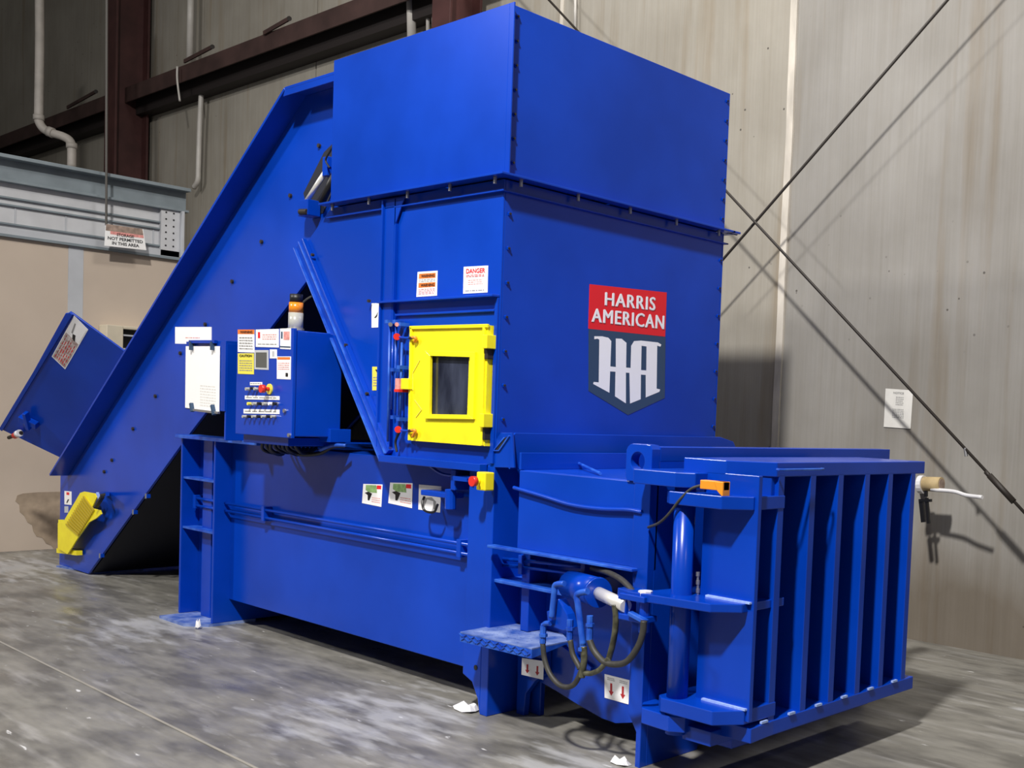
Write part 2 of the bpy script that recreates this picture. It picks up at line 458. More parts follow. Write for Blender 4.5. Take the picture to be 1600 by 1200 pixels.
gy = 6.92
g0 = AY(300, 105, gy); zt = g0.z; 
gt = thing('wall_girt', 'long rusty brown steel girt running level along the back wall between the columns', 'beam', (-13, 7.0, 6.0))
ztop, zbot = 6.16, 5.70
MB().box(-27, -9.46, gy, gy + 0.02, ztop - 0.22, ztop, 'girt_red').box(-27, -9.46, gy + 0.02, WY - 0.02, ztop - 0.02, ztop, 'girt_red').build('upper_angle', gt)
MB().box(-27, -9.46, gy + 0.16, gy + 0.18, zbot + 0.1, ztop - 0.12, 'girt_shade').box(-27, -9.46, gy + 0.18, WY - 0.01, zbot + 0.1, zbot + 0.12, 'girt_shade').build('lower_channel', gt)
MB().box(-9.16, -8.3, gy, gy + 0.02, ztop - 0.22, ztop, 'girt_red').build('end_angle', gt)
for (a, b_) in (((105, 168), (150, 143)), ((288, 96), (332, 73)), ((412, 52), (452, 29))):
    MB().bar(AY(*a, gy - 0.02), AY(*b_, gy - 0.02), 0.02, 0.05, m='girt_red').cyl(AY(*b_, gy - 0.03), AY(*b_, gy + 0.03), 0.03, n=8, m='rod').build('bracket', gt)

def pipe(label, pts, r, m='conduit', name='wall_pipe', cat='pipe', grp=None):
    return tag(MB().tube(pts, r, 10, m, sub=6 if len(pts) > 2 else 1).build(name, smooth=True), label, cat, grp)
def dp(px, py, depth):
    return CAM + (R_ * ((px - CX_) / F_) - U_ * ((py - CY_) / F_) + W_) * depth
pp = thing('drain_pipe', 'thick pale drain pipe with two bends coming down onto the office roof', 'pipe', dp(112, 262, 14.3))
MB().tube([dp(61, -60, 14.3), dp(62, 60, 14.3), dp(60.5, 172, 14.3), dp(60.5, 188, 14.3), dp(68, 201, 14.3), dp(82, 208, 14.3), dp(98, 213, 14.3), dp(109, 220, 14.3), dp(112, 232, 14.3), dp(112, 262, 14.3)], 0.054, 14, 'pipe_white', sub=6).build('pipe', pp, smooth=True)
for (x_, y_, dx, dy) in ((60.5, 184, 0, 4), (79, 206.5, 4, 1.5), (112, 228, 0, 4)):
    MB().cyl(dp(x_ - dx, y_ - dy, 14.3), dp(x_ + dx, y_ + dy, 14.3), 0.066, n=14, m='pipe_white').build('coupling', pp, smooth=True)
pipe('thin white conduit above the rusty girt, between the left column and the conveyor', [AY(299, -60, 7.1), AY(296.5, 92, 7.1)], 0.045)
pipe('thin white conduit below the rusty girt with bent lower end', [AY(315, 138, 7.15), AY(312, 200, 7.15), AY(310, 262, 7.15), AY(309, 282, 7.15), AY(303, 293, 7.15)], 0.035)
pipe('white pipe beside the top left edge of the hopper, left of the second column', [AY(641, -60, 7.1), AY(643.5, 70, 7.1)], 0.05)
pipe('slim white conduit pair member nearest the red column above the hopper', [AY(677, -60, 7.15), AY(677, 60, 7.15)], 0.018)
pipe('slim white conduit pair member farther from the red column above the hopper', [AY(668.5, -60, 7.15), AY(668.5, 60, 7.15)], 0.02)
pipe('thin grey cable looping down over the rusty girt', [AY(277, 104, 6.85), AY(277, 125, 6.85), AY(281, 158, 6.85)], 0.014, name='wall_cable', cat='cable')
pipe('thin pale cable on the wall right of the hopper corner, running upwards', [AY(899, -40, 7.22), AY(898.5, 60, 7.22)], 0.014, name='wall_cable', cat='cable')

# brace rods
RY = 6.87
RY2 = 6.80
def rod(label, a, b_, ry, r=0.011):
    t = thing('brace_rod', label, 'rod', AY(*a, ry), 'diagonal brace rods in front of the back wall')
    pa, pb = AY(*a, ry), AY(*b_, ry)
    pb = pb + (pb - pa) * ((0.06 - pb.z) / (pb.z - pa.z))      # down to its anchor near the floor
    MB().cyl(pa, pb, r, n=10, m='rod').build('rod', t, smooth=True)
    MB().box(pb.x - 0.06, pb.x + 0.06, ry - 0.03, ry + 0.12, 0.0, 0.14, 'rod').build('anchor_plate', t)
    return t
rod('dark steel brace rod rising to the upper right across the concrete wall', (1740, -300), (1040, 509), RY)
t = rod('dark steel brace rod falling to the lower right with a turnbuckle near its lower end', (790, -73), (1700, 908), RY2)
MB().cyl(AY(1546, 743, RY2), AY(1584, 784, RY2), 0.022, n=10, m='rod').cyl(AY(1540, 737, RY2), AY(1548, 746, RY2), 0.016, n=10, m='rod').build('turnbuckle', t, smooth=True)
MB().cyl(AY(1508, 700, RY2), AY(1510, 713, RY2), 0.012, n=8, m='steel').build('clip', t)

# notice on the wall
q = qy(WY - 0.005, (1384, 607), (1427, 610), (1423, 670), (1381, 667))
tag(decal('paper_notice', None, q, NF, [('T', 'NOTICE', 0.3, 0.88, 0.68, 0.93, 'grey_print'), ('B', 0.4, 0.58, 0.68, 0.82, 5, 'grey_print'), ('B', 0.3, 0.25, 0.72, 0.5, 6, 'grey_print')], base='paper', th=0.002),
    'white paper notice taped to the concrete wall beside the brace rod', 'notice')

# wall bracket with roll and rod
wr = thing('wall_spool', 'tan cardboard spool with a white rod through it on a black wall bracket', 'spool', AY(1450, 770, WY - 0.2))
y0 = WY - 0.34
MB().cyl(AY(1444, 756, y0), AY(1471, 757, y0), 0.052, n=20, m='cardboard').build('spool', wr, smooth=True)
MB().cyl(AY(1470, 757, y0), AY(1472, 757, y0), 0.04, n=20, m='sign_brown').build('spool_end', wr)
MB().tube([AY(1455, 765, y0 - 0.03), AY(1490, 768, y0 - 0.05), AY(1510, 774, y0 - 0.07), AY(1535, 777, y0 - 0.1)], 0.014, 8, 'white_plastic', sub=4).build('plastic_rod', wr, smooth=True)
MB().cyl(AY(1437, 757, y0), AY(1444, 757, y0), 0.065, n=16, m='white_plastic').build('end_flange', wr)
MB().bar(AY(1439, 756, y0), AY(1439, 756, WY), 0.04, 0.04, m='black').bar(AY(1447, 750, y0 - 0.01), AY(1447, 776, y0 - 0.01), 0.02, 0.02, up=(0, 1, 0), m='black').bar(AY(1439, 780, y0), AY(1443, 816, y0), 0.03, 0.02, up=(0, 1, 0), m='black').bar(AY(1448, 778, y0), AY(1451, 818, y0), 0.02, 0.02, up=(0, 1, 0), m='black').bar(AY(1437, 782, y0), AY(1455, 782, y0), 0.02, 0.03, up=(0, 1, 0), m='black').build('bracket', wr)

# floor joint and scraps
mat('joint_fill', (0.40, 0.37, 0.32), 0.8, noise=0.5, nscale=5, col2=(0.24, 0.23, 0.21))
fj = MB()
j0, j1 = AZ(0, 1003, 0), AZ(405, 1203, 0)
d = (j1 - j0).normalized(); n_ = Vector((-d.y, d.x, 0)) * 0.008
for a, b_ in ((j0 - d * 3, j1 + d * 3),):
    fj.add([a - n_ + Vector((0, 0, .002)), b_ - n_ + Vector((0, 0, .002)), b_ + n_ + Vector((0, 0, .002)), a + n_ + Vector((0, 0, .002))], [(0, 1, 2, 3)], 'joint_fill')
struct(fj.build('trim_4'))
def scrap(label, p, r, seed, hgt=0.03, name='plastic_scrap'):
    rr = random.Random(seed); b = MB(); n = 9; vs = [(p.x, p.y, hgt)]
    for i in range(n):
        t = 2 * math.pi * i / n; q = r * rr.uniform(0.6, 1.2)
        vs.append((p.x + q * math.cos(t), p.y + q * 0.6 * math.sin(t), rr.uniform(0.001, hgt * 0.5)))
    for i in range(n):
        t = 2 * math.pi * i / n
        vs.append((p.x + r * 0.6 * math.cos(t), p.y + 0.35 * r * math.sin(t), hgt * rr.uniform(0.5, 1.6)))
    fs = [(0, 1 + n + i, 1 + n + (i + 1) % n) for i in range(n)] + [(1 + n + i, 1 + i, 1 + (i + 1) % n, 1 + n + (i + 1) % n) for i in range(n)]
    fs.append(tuple(range(n, 0, -1)))
    b.add(vs, fs, 'white_plastic')
    return tag(b.build(name), label, 'scrap')
scrap('crumpled white plastic scrap on the floor by the middle foot of the baler', AZ(731, 1110, 0.0), 0.09, 3, 0.03)
scrap('small white scrap lying on the foot plate at the rear baler upright', AZ(318, 975, 0.03) + Vector((0, -0.04, 0)), 0.028, 5, 0.05)
scrap('flat white scrap on the floor beside the front leg at the bottom edge', AZ(968, 1193, 0.0), 0.07, 7, 0.02)

# ------------------------------------------------------------------ CONVEYOR
cv = thing('inclined_conveyor', 'blue inclined feed conveyor rising from the floor into the left side of the baler hopper', 'conveyor', (-9.5, 4.45, 0))
sidep = [(-10.80, 0.01), (-10.14, 0.01), (-8.383, 1.24), (-6.594, 2.42), (-6.05, 2.80), (-6.02, 3.60), (-6.70, 3.60), (-10.60, 0.85), (-10.80, 0.85)]
MB().prism(sidep, 1, 3.80, 3.82).build('side_plate', cv, 0.003)
MB().prism(sidep, 1, 5.08, 5.10).build('side_plate', cv, 0.003)
# edge flange (leans out from the top edge)
fl = MB()
fl.slab([(-10.62, 3.81, 0.84), (-6.70, 3.81, 3.60), (-6.70, 3.65, 3.60), (-10.62, 3.65, 0.84)], (-0.012, 0, 0.016))
fl.slab([(-6.70, 3.81, 3.60), (-6.02, 3.81, 3.60), (-6.02, 3.65, 3.60), (-6.70, 3.65, 3.60)], (0, 0, 0.018))
fl.slab([(-6.70, 3.65, 3.60), (-6.02, 3.65, 3.60), (-6.02, 3.65, 3.56), (-6.72, 3.65, 3.56)], (0, 0.012, 0))
fl.build('edge_flange', cv, 0.002)
MB().slab([(-10.60, 5.1, 0.86), (-6.70, 5.1, 3.60), (-6.70, 5.24, 3.60), (-10.60, 5.24, 0.86)], (-0.012, 0, 0.016)).build('edge_flange', cv)
MB().slab([(-10.45, 3.83, 0.55), (-6.10, 3.83, 3.20), (-6.10, 5.07, 3.20), (-10.45, 5.07, 0.55)], (0.02, 0, -0.03), 'rubber').build('belt', cv)
MB().slab([(-10.12, 3.83, 0.02), (-8.383, 3.83, 1.25), (-6.594, 3.83, 2.43), (-6.594, 5.07, 2.43), (-8.383, 5.07, 1.25), (-10.12, 5.07, 0.02)][:3] + [(-6.594, 5.07, 2.43), (-8.383, 5.07, 1.25), (-10.12, 5.07, 0.02)], (-0.03, 0, 0.04), 'inside_shade').build('under_pan', cv)
MB().box(-10.80, -10.78, 3.82, 5.08, 0.01, 0.85).build('tail_plate', cv)
MB().slab([AZ(88, 886, 0.0), AZ(150, 897, 0.0), AZ(150, 897, 0.0) + Vector((0, 0.4, 0)), AZ(88, 886, 0.0) + Vector((0, 0.4, 0))], (0, 0, 0.014), 'blue_dusty').build('foot_plate', cv)
# bolts along the side
for (px, py) in ((345, 355), (364, 440), (322, 507), (300, 552), (283, 552), (244, 619), (209, 670), (176, 719), (164, 737), (500, 228), (455, 306), (410, 378), (500, 282)):
    p = AY(px, py, 3.80)
    MB().cyl((p.x, 3.803, p.z), (p.x, 3.785, p.z), 0.014, n=8, m='rod').build('bolt', cv)
for (px, py) in ((232, 775), (212, 800), (160, 868)):
    p = AY(px, py, 3.80)
    MB().box(p.x - 0.015, p.x + 0.015, 3.78, 3.81, p.z - 0.015, p.z + 0.015, 'blue').cyl((p.x, 3.78, p.z - 0.02), (p.x, 3.78, p.z + 0.02), 0.008, n=8, m='steel').build('clamp', cv)
# side wing leaning outwards
s_ = Vector((0.812, 0, 0.583)).normalized()
c1 = Vector((-9.313, 3.72, 1.894)); c2 = AY(190, 558, 3.72)
P0 = AY(88, 714, 3.72); P1 = AY(192, 560, 3.72)
P2 = Vector((-9.539, 3.412, 2.217)); P3 = Vector((-10.893, 3.352, 1.244))
P0 = AY(96, 716, 3.74); P1 = AY(204, 556, 3.74)
wn = (P1 - P0).cross((P2 + P3) / 2 - P0).normalized()
if wn.y > 0: wn = -wn
def wp(px, py):
    dd = R_ * ((px - CX_) / F_) - U_ * ((py - CY_) / F_) + W_
    return CAM + dd * ((P0 - CAM).dot(wn) / dd.dot(wn))
P2 = wp(112, 489); P3 = wp(2, 671)
wing = [P0, P1, P2, wp(102, 490), P3]
MB().slab(wing, wn * -0.015, 'blue').build('side_wing', cv, 0.003)
e0, e1 = P3, P2
MB().bar(e0, e1, 0.03, 0.025, up=wn).build('wing_lip', cv, 0.002)
def wp(px, py):       # pixel ray meets wing plane
    dd = R_ * ((px - CX_) / F_) - U_ * ((py - CY_) / F_) + W_
    t = (P0 - CAM).dot(wn) / dd.dot(wn); return CAM + dd * t
# decal axis runs along the wing
q = [wp(81, 557), wp(116, 493), wp(138, 515), wp(102, 577)]
decal('warning_decal', cv, q, wn, [('R', 0.02, 0.05, 0.62, 0.95, 'wing_print'), ('R', 0.66, 0.06, 0.97, 0.94, 'white_label'), ('P', [(0.60, 0.3), (0.72, 0.42), (0.70, 0.6), (0.62, 0.5)], 'black', 2), ('B', 0.05, 0.1, 0.6, 0.9, 6, 'red_label'), ('P', [(0.7, 0.6), (0.9, 0.7), (0.9, 0.78), (0.7, 0.7)], 'grey_print', 2)], label='long white and red warning decal on the leaning wing')
p = wp(50, 655)
MB().bar(wp(35, 650) + wn * 0.03, wp(62, 662) + wn * 0.03, 0.06, 0.05, up=wn).bar(wp(46, 640) + wn * 0.05, wp(52, 665) + wn * 0.05, 0.03, 0.05, up=wn).build('wing_bracket', cv, 0.004)
MB().cyl(wp(20, 679) + wn * 0.05, wp(40, 671) + wn * 0.05, 0.016, n=10, m='rod').cyl(wp(29, 676) + wn * 0.05, wp(38, 672) + wn * 0.05, 0.028, n=12, m='red_plastic').cyl(wp(34, 673) + wn * 0.055, wp(38, 671) + wn * 0.055, 0.032, n=12, m='white_plastic').build('pull_handle', cv, smooth=True)
# yellow guard at the tail
gd = []
for px, py in ((92, 817), (100, 816), (127, 770), (133, 768), (150, 771), (153, 777), (145, 794), (158, 797), (160, 803), (152, 810), (141, 816), (125, 838), (107, 866), (92, 857)):
    p = AY(px, py, 3.72); gd.append((p.x, p.z))
g = MB().prism(gd, 1, 3.71, 3.722, 'yellow').build('tail_guard', cv, 0.002, label='yellow ridged guard plate over the tail')
for k in range(13):
    t = k / 12
    a = AY(101 + 27 * t + 2, 819 - 43 * t, 3.70); b_ = AY(122 + 24 * t, 836 - 38 * t, 3.70)
    MB().bar((a.x, 3.704, a.z), (b_.x, 3.704, b_.z), 0.016, 0.014, up=(0, 1, 0), m='yellow_ridge').build('ridge', g)
MB().slab([AY(91, 812, 3.78), AY(96, 812, 3.78), AY(103, 862, 3.78), AY(91, 859, 3.78)], (0, 0.02, 0), 'yellow').build('guard_side', cv)
MB().bar(AY(93, 860, 3.76), AY(124, 864, 3.76), 0.05, 0.04, m='yellow').build('guard_foot', cv)
MB().bar(AY(150, 792, 3.68), AY(160, 776, 3.68), 0.02, 0.03, up=(0, 1, 0), m='black').bar(AY(158, 774, 3.7), AY(168, 772, 3.7), 0.02, 0.02, up=(0, 1, 0), m='black').bar(AY(168, 772, 3.8), AY(168, 772, 3.68), 0.03, 0.03, m='blue').bar(AY(152, 770, 3.69), AY(157, 783, 3.69), 0.015, 0.02, up=(0, 1, 0), m='weld').build('guard_arm', cv)
decal('warning_decal', cv, qy(3.80, (101, 767), (112, 768), (112, 789), (101, 788)), NF, [('R', 0.3, 0.72, 0.7, 0.92, 'red_label'), ('P', [(0.4, 0.1), (0.7, 0.4), (0.5, 0.4), (0.3, 0.15)], 'black')])
decal('warning_decal', cv, qy(3.80, (101, 791), (107, 791), (107, 801), (101, 801)), NF, [], base='strip_grey')
# slot and tensioning strut near the hopper
slot = [AY(a, b_, 3.797) for a, b_ in ((506, 238), (519, 225), (519, 300), (505, 333), (482, 338), (474, 302))]
MB().slab(slot, (0, 0.002, 0), 'inside_shade').build('strut_slot_shade', cv)
MB().cyl(AY(477, 318, 3.74), AY(509, 268, 3.74), 0.017, n=14, m='chrome').build('strut_rod', cv, smooth=True)
MB().cyl(AY(503, 316, 3.75), AY(524, 270, 3.75), 0.022, n=14, m='black').build('strut_tube', cv, smooth=True)
MB().box(*(lambda p: (p.x - 0.06, p.x + 0.06, 3.70, 3.79, p.z - 0.05, p.z + 0.05))(AY(482, 326, 3.74))).cyl(AY(469, 331, 3.70), AY(480, 331, 3.70), 0.02, n=8, m='rod').build('strut_bracket', cv, 0.004)
MB().box(*(lambda p: (p.x - 0.03, p.x + 0.03, 3.72, 3.79, p.z - 0.07, p.z + 0.05))(AY(512, 258, 3.74))).build('strut_bracket', cv, 0.004)
MB().tube([AY(515, 262, 3.70), AY(509, 250, 3.69), AY(516, 236, 3.69), AY(521, 229, 3.68)], 0.006, 6, 'black').build('cable', cv)
# understand
MB().box(-8.5, -8.42, 3.85, 3.93, 0, 1.15).box(-8.5, -8.42, 4.95, 5.03, 0, 1.15).box(-8.5, -8.42, 3.93, 4.95, 0.9, 0.98).build('stand', cv)

# ------------------------------------------------------------------ BALER
YS, YP, YR = 3.583, 3.70, 3.78
XT = -4.39
YB = 5.364
bl = thing('baler', 'large blue horizontal baler with tall square hopper, yellow access door and ribbed end gate', 'baler', (-5.0, 4.4, 0))

MB().box(-7.43, -4.43, YP, YP + 0.02, 0.183, 1.295).box(-7.88, -4.43, YP + 0.02, 5.06, 0.20, 0.22).box(-7.88, -4.43, 5.06, 5.08, 0.2, 1.295).box(-7.40, -4.43, YP + 0.02, 5.06, 1.27, 1.293).build('press_body', bl, 0.003)
# rear upright
ru = MB()
ru.box(-7.925, -7.900, YS, 5.2, 0.02, 1.30)
ru.box(-7.425, -7.400, YS, 5.2, 0.02, 1.30)
ru.box(-7.90, -7.425, YP + 0.01, YP + 0.03, 0.02, 1.30)
ru.box(-7.74, -7.60, YP - 0.04, YP + 0.01, 0.02, 1.30)
u0 = ru.build('rear_upright', bl, 0.004)
for z in (1.005, 0.645):
    MB().box(-7.90, -7.425, YS + 0.01, YP, z, z + 0.015, 'blue_worn').build('shelf', u0)
MB().box(-7.96, -6.78, YS - 0.03, YP + 0.03, 1.297, 1.322, 'blue_worn').build('top_rail', bl, 0.003)
MB().prism([(-7.90, 3.44), (-7.52, 3.44), (-7.40, 3.56), (-7.40, 3.9), (-7.90, 3.9)], 2, 0.0, 0.02, 'blue_dusty').build('foot_plate', bl)
# side pipes
for zz in (0.865, 0.812):
    MB().cyl((-7.86, 3.655, zz), (-7.43, 3.655, zz), 0.010, n=10).cyl((-7.39, 3.655, zz), (-4.44, 3.655, zz), 0.010, n=10, m='blue').build('hydraulic_pipe', bl, smooth=True)
for px, py in ((412, 808), (718, 861), (305, 785)):
    p = AY(px, py, 3.65)
    MB().box(p.x - 0.018, p.x + 0.018, 3.64, 3.705, 0.79, 0.888).build('pipe_clamp', bl, 0.003)

# front column
fc = MB()
fc.prism([(-4.45, 0.0), (-4.39, 0.0), (-4.39, 1.31), (-4.45, 1.31)], 1, YS, YS + 0.20)
fc.box(-4.389, -4.22, 3.80, 3.83, 0.0, 1.31)
fc.box(-4.41, -4.39, YS + 0.20, 3.83, 0.0, 1.31)
fc.prism([(-4.45, 0.0), (-4.45, 0.38), (-4.60, 0.38), (-4.60, 0.19), (-4.52, 0.16), (-4.47, 0.08)], 1, YS + 0.0, YS + 0.03)
fc.build('front_column', bl, 0.004)
p = AY(743, 1043, YS - 0.002)
MB().cyl((p.x, YS - 0.003, p.z), (p.x, YS + 0.0, p.z), 0.014, n=12, m='black').build('lift_hole', bl)
# fill panel between recessed body panel and column
MB().box(-4.60, -4.45, YS + 0.005, YP + 0.01, 0.19, 1.30).build('column_stiffener', bl, 0.003)

# hopper (lower charge box)
hop = [(-6.005, 2.77), (-6.33, 2.54), (-5.347, 1.31), (-4.39, 1.31), (-4.39, 2.77)]
lh = MB()
lh.prism(hop, 1, YS, YS + 0.012)
lh.prism(hop, 1, YB - 0.012, YB)
lh.box(XT - 0.012, XT, YS + 0.012, YB - 0.012, 1.31, 2.77)
lh.box(-5.36, -5.34, YS + 0.02, YB - 0.02, 1.32, 2.6, 'inside_shade')
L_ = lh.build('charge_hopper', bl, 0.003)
MB().prism([(-8.9, 1.15), (-6.0, 3.1), (-5.37, 3.1), (-5.37, 1.0), (-7.9, 1.0), (-7.9, 0.3), (-8.9, 0.3)], 1, 5.13, 5.15, 'rubber').build('dark_backing', L_)  # added black sheet closing the see-through gap so the inside reads dark
# angle irons framing the side
def strip(a, b_, w, name='angle_iron'):
    a = Vector((a[0], 0, a[1])); b_ = Vector((b_[0], 0, b_[1])); d = (b_ - a).normalized(); n = Vector((d.z, 0, -d.x))
    if n.x + n.z * 0.5 < 0: n = -n
    n = -n if False else n
    m_ = MB()
    y = YS
    def sl(k0, k1, d0, d1, mm):
        m_.slab([a + n * k0 + Vector((0, y - d1, 0)), b_ + n * k0 + Vector((0, y - d1, 0)), b_ + n * k1 + Vector((0, y - d1, 0)), a + n * k1 + Vector((0, y - d1, 0))], (0, d1 - d0, 0), mm)
    sl(0, w, 0.0, 0.032, 'blue'); sl(0, 0.007, 0.0, 0.05, 'blue_worn'); sl(w * 0.62, w * 0.62 + 0.006, 0.0, 0.045, 'blue_worn')
    return m_.build(name, L_, 0.002)
strip((-6.345, 2.545), (-5.36, 1.285), 0.095)
MB().box(-5.36, -4.45, YS - 0.05, YS, 1.275, 1.315, 'blue').build('angle_iron', L_, 0.003)
for px, py in ((487, 398), (539, 539), (572, 615), (575, 470)):
    p = AY(px, py, YS - 0.034)
    MB().cyl((p.x, YS - 0.036, p.z), (p.x, YS - 0.02, p.z), 0.009, n=8, m='rod').build('bolt', L_)
# vertical stiffener & horizontal rib
vs_ = MB().box(-5.42, -5.405, YS - 0.035, YS, 1.36, 2.755).box(-5.31, -5.30, YS - 0.02, YS, 1.36, 2.755).box(-5.405, -5.31, YS - 0.022, YS - 0.014, 1.36, 2.755)
vs_.prism([(-5.31, 2.755), (-5.22, 2.755), (-5.31, 2.60)], 1, YS - 0.02, YS - 0.012)
vs_.build('stiffener', L_, 0.002)
MB().box(-5.42, -4.395, YS - 0.05, YS, 2.172, 2.184).box(-5.29, -4.42, YS - 0.015, YS, 2.10, 2.112).build('rib', L_, 0.002)
MB().box(-4.42, -4.395, YS - 0.012, YS, 1.32, 2.17).build('stiffener', L_, 0.002)
# flange ring between hopper sections
fr = MB()
for z0, z1, w in ((2.775, 2.787, 0.075), (2.705, 2.713, 0.022)):
    fr.box(-6.02, XT + w, YS - w, YS, z0, z1); fr.box(XT, XT + w, YS, YB + 0.02, z0, z1)
    fr.box(-6.02, XT + w, YB, YB + w, z0, z1)
fr.build('joint_flange', bl, 0.002)
bmesh_b = MB().cyl((0, 0, -0.035), (0, 0, 0.0), 0.009, n=8, m='steel').cyl((0, 0, 0.0), (0, 0, 0.012), 0.014, n=6, m='steel').mesh('bolt')
def put(name, me, loc, parent):
    o = bpy.data.objects.new(name, me); C.objects.link(o); attach(o, parent); o.location = loc; return o
for px in (520, 577, 637, 703, 773):
    p = AY(px, 300, YS - 0.04); put('flange_bolt', bmesh_b, (p.x, YS - 0.04, 2.775), bl)
for px in (813, 903, 985, 1058, 1125):
    p = AX(px, 320, XT + 0.04); put('flange_bolt', bmesh_b, (XT + 0.04, p.y, 2.775), bl)
p = AX(1141, 366, XT + 0.04)
MB().cyl((XT + 0.03, YB, 2.78), (XT + 0.03, YB + 0.09, 2.78), 0.008, n=8, m='rod').build('pin', bl)
# upper box
ub = MB()
ub.box(-6.01, -6.0, YS, YB, 2.787, 3.645)
ub.box(-6.0, XT, YS, YS + 0.008, 2.787, 3.645)
ub.box(-6.0, XT, YB - 0.008, YB, 2.787, 3.645)
ub.box(XT - 0.008, XT, YS + 0.008, YB - 0.008, 2.787, 3.645)
ub.box(XT, XT + 0.035, YS, YS + 0.008, 2.787, 3.645)
ub.box(-5.99, XT - 0.02, YS + 0.018, YB - 0.018, 3.05, 3.06, 'inside_shade')
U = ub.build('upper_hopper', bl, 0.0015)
bb = MB().cyl((0, 0, 0), (0.007, 0, 0), 0.011, n=6, m='blue').cyl((0.007, 0, 0), (0.014, 0, 0), 0.006, n=6, m='rod').mesh('bolt')
for k in range(7):
    put('bolt', bb, (XT, YS + 0.05, 2.86 + k * 0.122), U)
    put('bolt', bb, (XT, YB - 0.03, 2.86 + k * 0.122), U)
for k in range(7):
    put('bolt', bb, (XT, YS + 0.04, 1.55 + k * 0.175), L_)
    put('bolt', bb, (XT, YB - 0.03, 1.55 + k * 0.175), L_)

# logo on the hopper front
q = qx(XT, (921, 444), (1041.5, 457), (1039, 526), (919, 513.5))
decal('brand_logo', L_, q, NR, [('T', 'HARRIS', 0.185 + d_, 0.56 + e_, 0.835 + d_, 0.855 + e_, 'white_label', k_) for k_, (d_, e_) in enumerate(((0, 0), (0.006, 0), (0.012, 0), (0.006, 0.008)))] + [('T', 'AMERICAN', 0.03 + d_, 0.16 + e_, 0.965 + d_, 0.465 + e_, 'white_label', k_) for k_, (d_, e_) in enumerate(((0, 0), (0.006, 0), (0.012, 0), (0.006, 0.008)))], base='red_label', label='red logo panel with white lettering')
q = qx(XT, (919, 513.5), (1039, 526), (1037, 648), (918, 646))
# work in a local unit space, quad corners chosen in the sticker plane
q = qx(XT, (919.3, 513.5), (1039, 526), (1037, 659), (917.5, 646))
def LP(pts):           # zoom pixels of the crop -> unit coordinates
    out = []
    for x, y in pts:
        X_ = 900 + x * 160 / 873; Y_ = 430 + y * 220 / 1200
        # left edge 919.3->917.5, right edge 1039->1037
        v = 0.5
        for _ in range(4):
            xl = 917.5 + 1.8 * v; xr = 1037 + 2 * v
            u = (X_ - xl) / (xr - xl)
            yt = 513.5 + 12.5 * u; yb = 646 + 13 * u
            v = (yb - Y_) / (yb - yt)
        out.append((u, v))
    return out
shield = LP([(106, 455), (762, 526), (755, 1045), (428, 1190), (104, 985)])
Hl = LP([(150, 520), (215, 520), (265, 532), (288, 560), (280, 775), (325, 780), (325, 538), (375, 540), (415, 575), (412, 785), (450, 788), (455, 600), (480, 560), (540, 556), (690, 572), (722, 590), (715, 608), (685, 600), (680, 965), (712, 972), (705, 992), (582, 1040), (582, 848), (540, 845), (538, 1055), (445, 1092), (440, 830), (410, 828), (410, 1090), (318, 1030), (322, 820), (278, 818), (272, 1000), (140, 925), (145, 908), (185, 912), (190, 548), (175, 540), (150, 545)])
Ah = LP([(545, 600), (588, 606), (586, 808), (541, 805)])
decal('brand_logo', L_, q, NR, [('P', Hl, 'white_label', 0), ('P', Ah, 'navy_label', 1)], base='navy_label', outline=shield, label='dark shield with white monogram letters')

# decals on hopper side
def stk(q, layers, base='white_label', y=YS, parent=None, name='warning_decal', label=None):
    return decal(name, parent or L_, qy(y, *q), NF, layers, base=base, label=label)
stk(((653, 425), (684, 423), (683, 462), (651, 464)), [('R', 0.08, 0.72, 0.92, 0.92, 'orange_label', 0), ('T', 'WARNING', 0.2, 0.76, 0.88, 0.88, 'black'), ('R', 0.08, 0.36, 0.92, 0.55, 'orange_label', 0), ('T', 'WARNING', 0.2, 0.39, 0.88, 0.51, 'black'), ('B', 0.1, 0.57, 0.9, 0.70, 2, 'grey_print'), ('B', 0.1, 0.08, 0.9, 0.32, 4, 'pink_print')], label='white decal with two orange warning bars')
stk(((725, 417), (763, 415), (762, 457), (724, 459)), [('R', 0.06, 0.62, 0.94, 0.94, 'white_label', 0), ('T', 'DANGER', 0.12, 0.74, 0.9, 0.92, 'red_label'), ('B', 0.12, 0.60, 0.9, 0.70, 2, 'red_label'), ('B', 0.2, 0.3, 0.8, 0.52, 3, 'pink_print'), ('B', 0.1, 0.06, 0.9, 0.14, 1, 'grey_print')], label='white danger decal with red lettering')
stk(((581, 474), (602, 473), (602, 511), (581, 512)), [('P', [(0.2, 0.4), (0.35, 0.5), (0.5, 0.65), (0.42, 0.45), (0.3, 0.38)], 'black', 0), ('B', 0.6, 0.8, 0.9, 0.9, 1, 'pink_print')])
stk(((582, 573), (601, 573), (601, 610), (582, 610)), [('P', [(0.25, 0.88), (0.5, 0.88), (0.38, 0.76)], 'black', 0), ('B', 0.1, 0.15, 0.9, 0.6, 4, 'grey_print')], base='yellow_label', label='small yellow warning decal')
stk(((607, 577), (610, 577), (610, 611), (606, 611)), [], y=YS - 0.036)
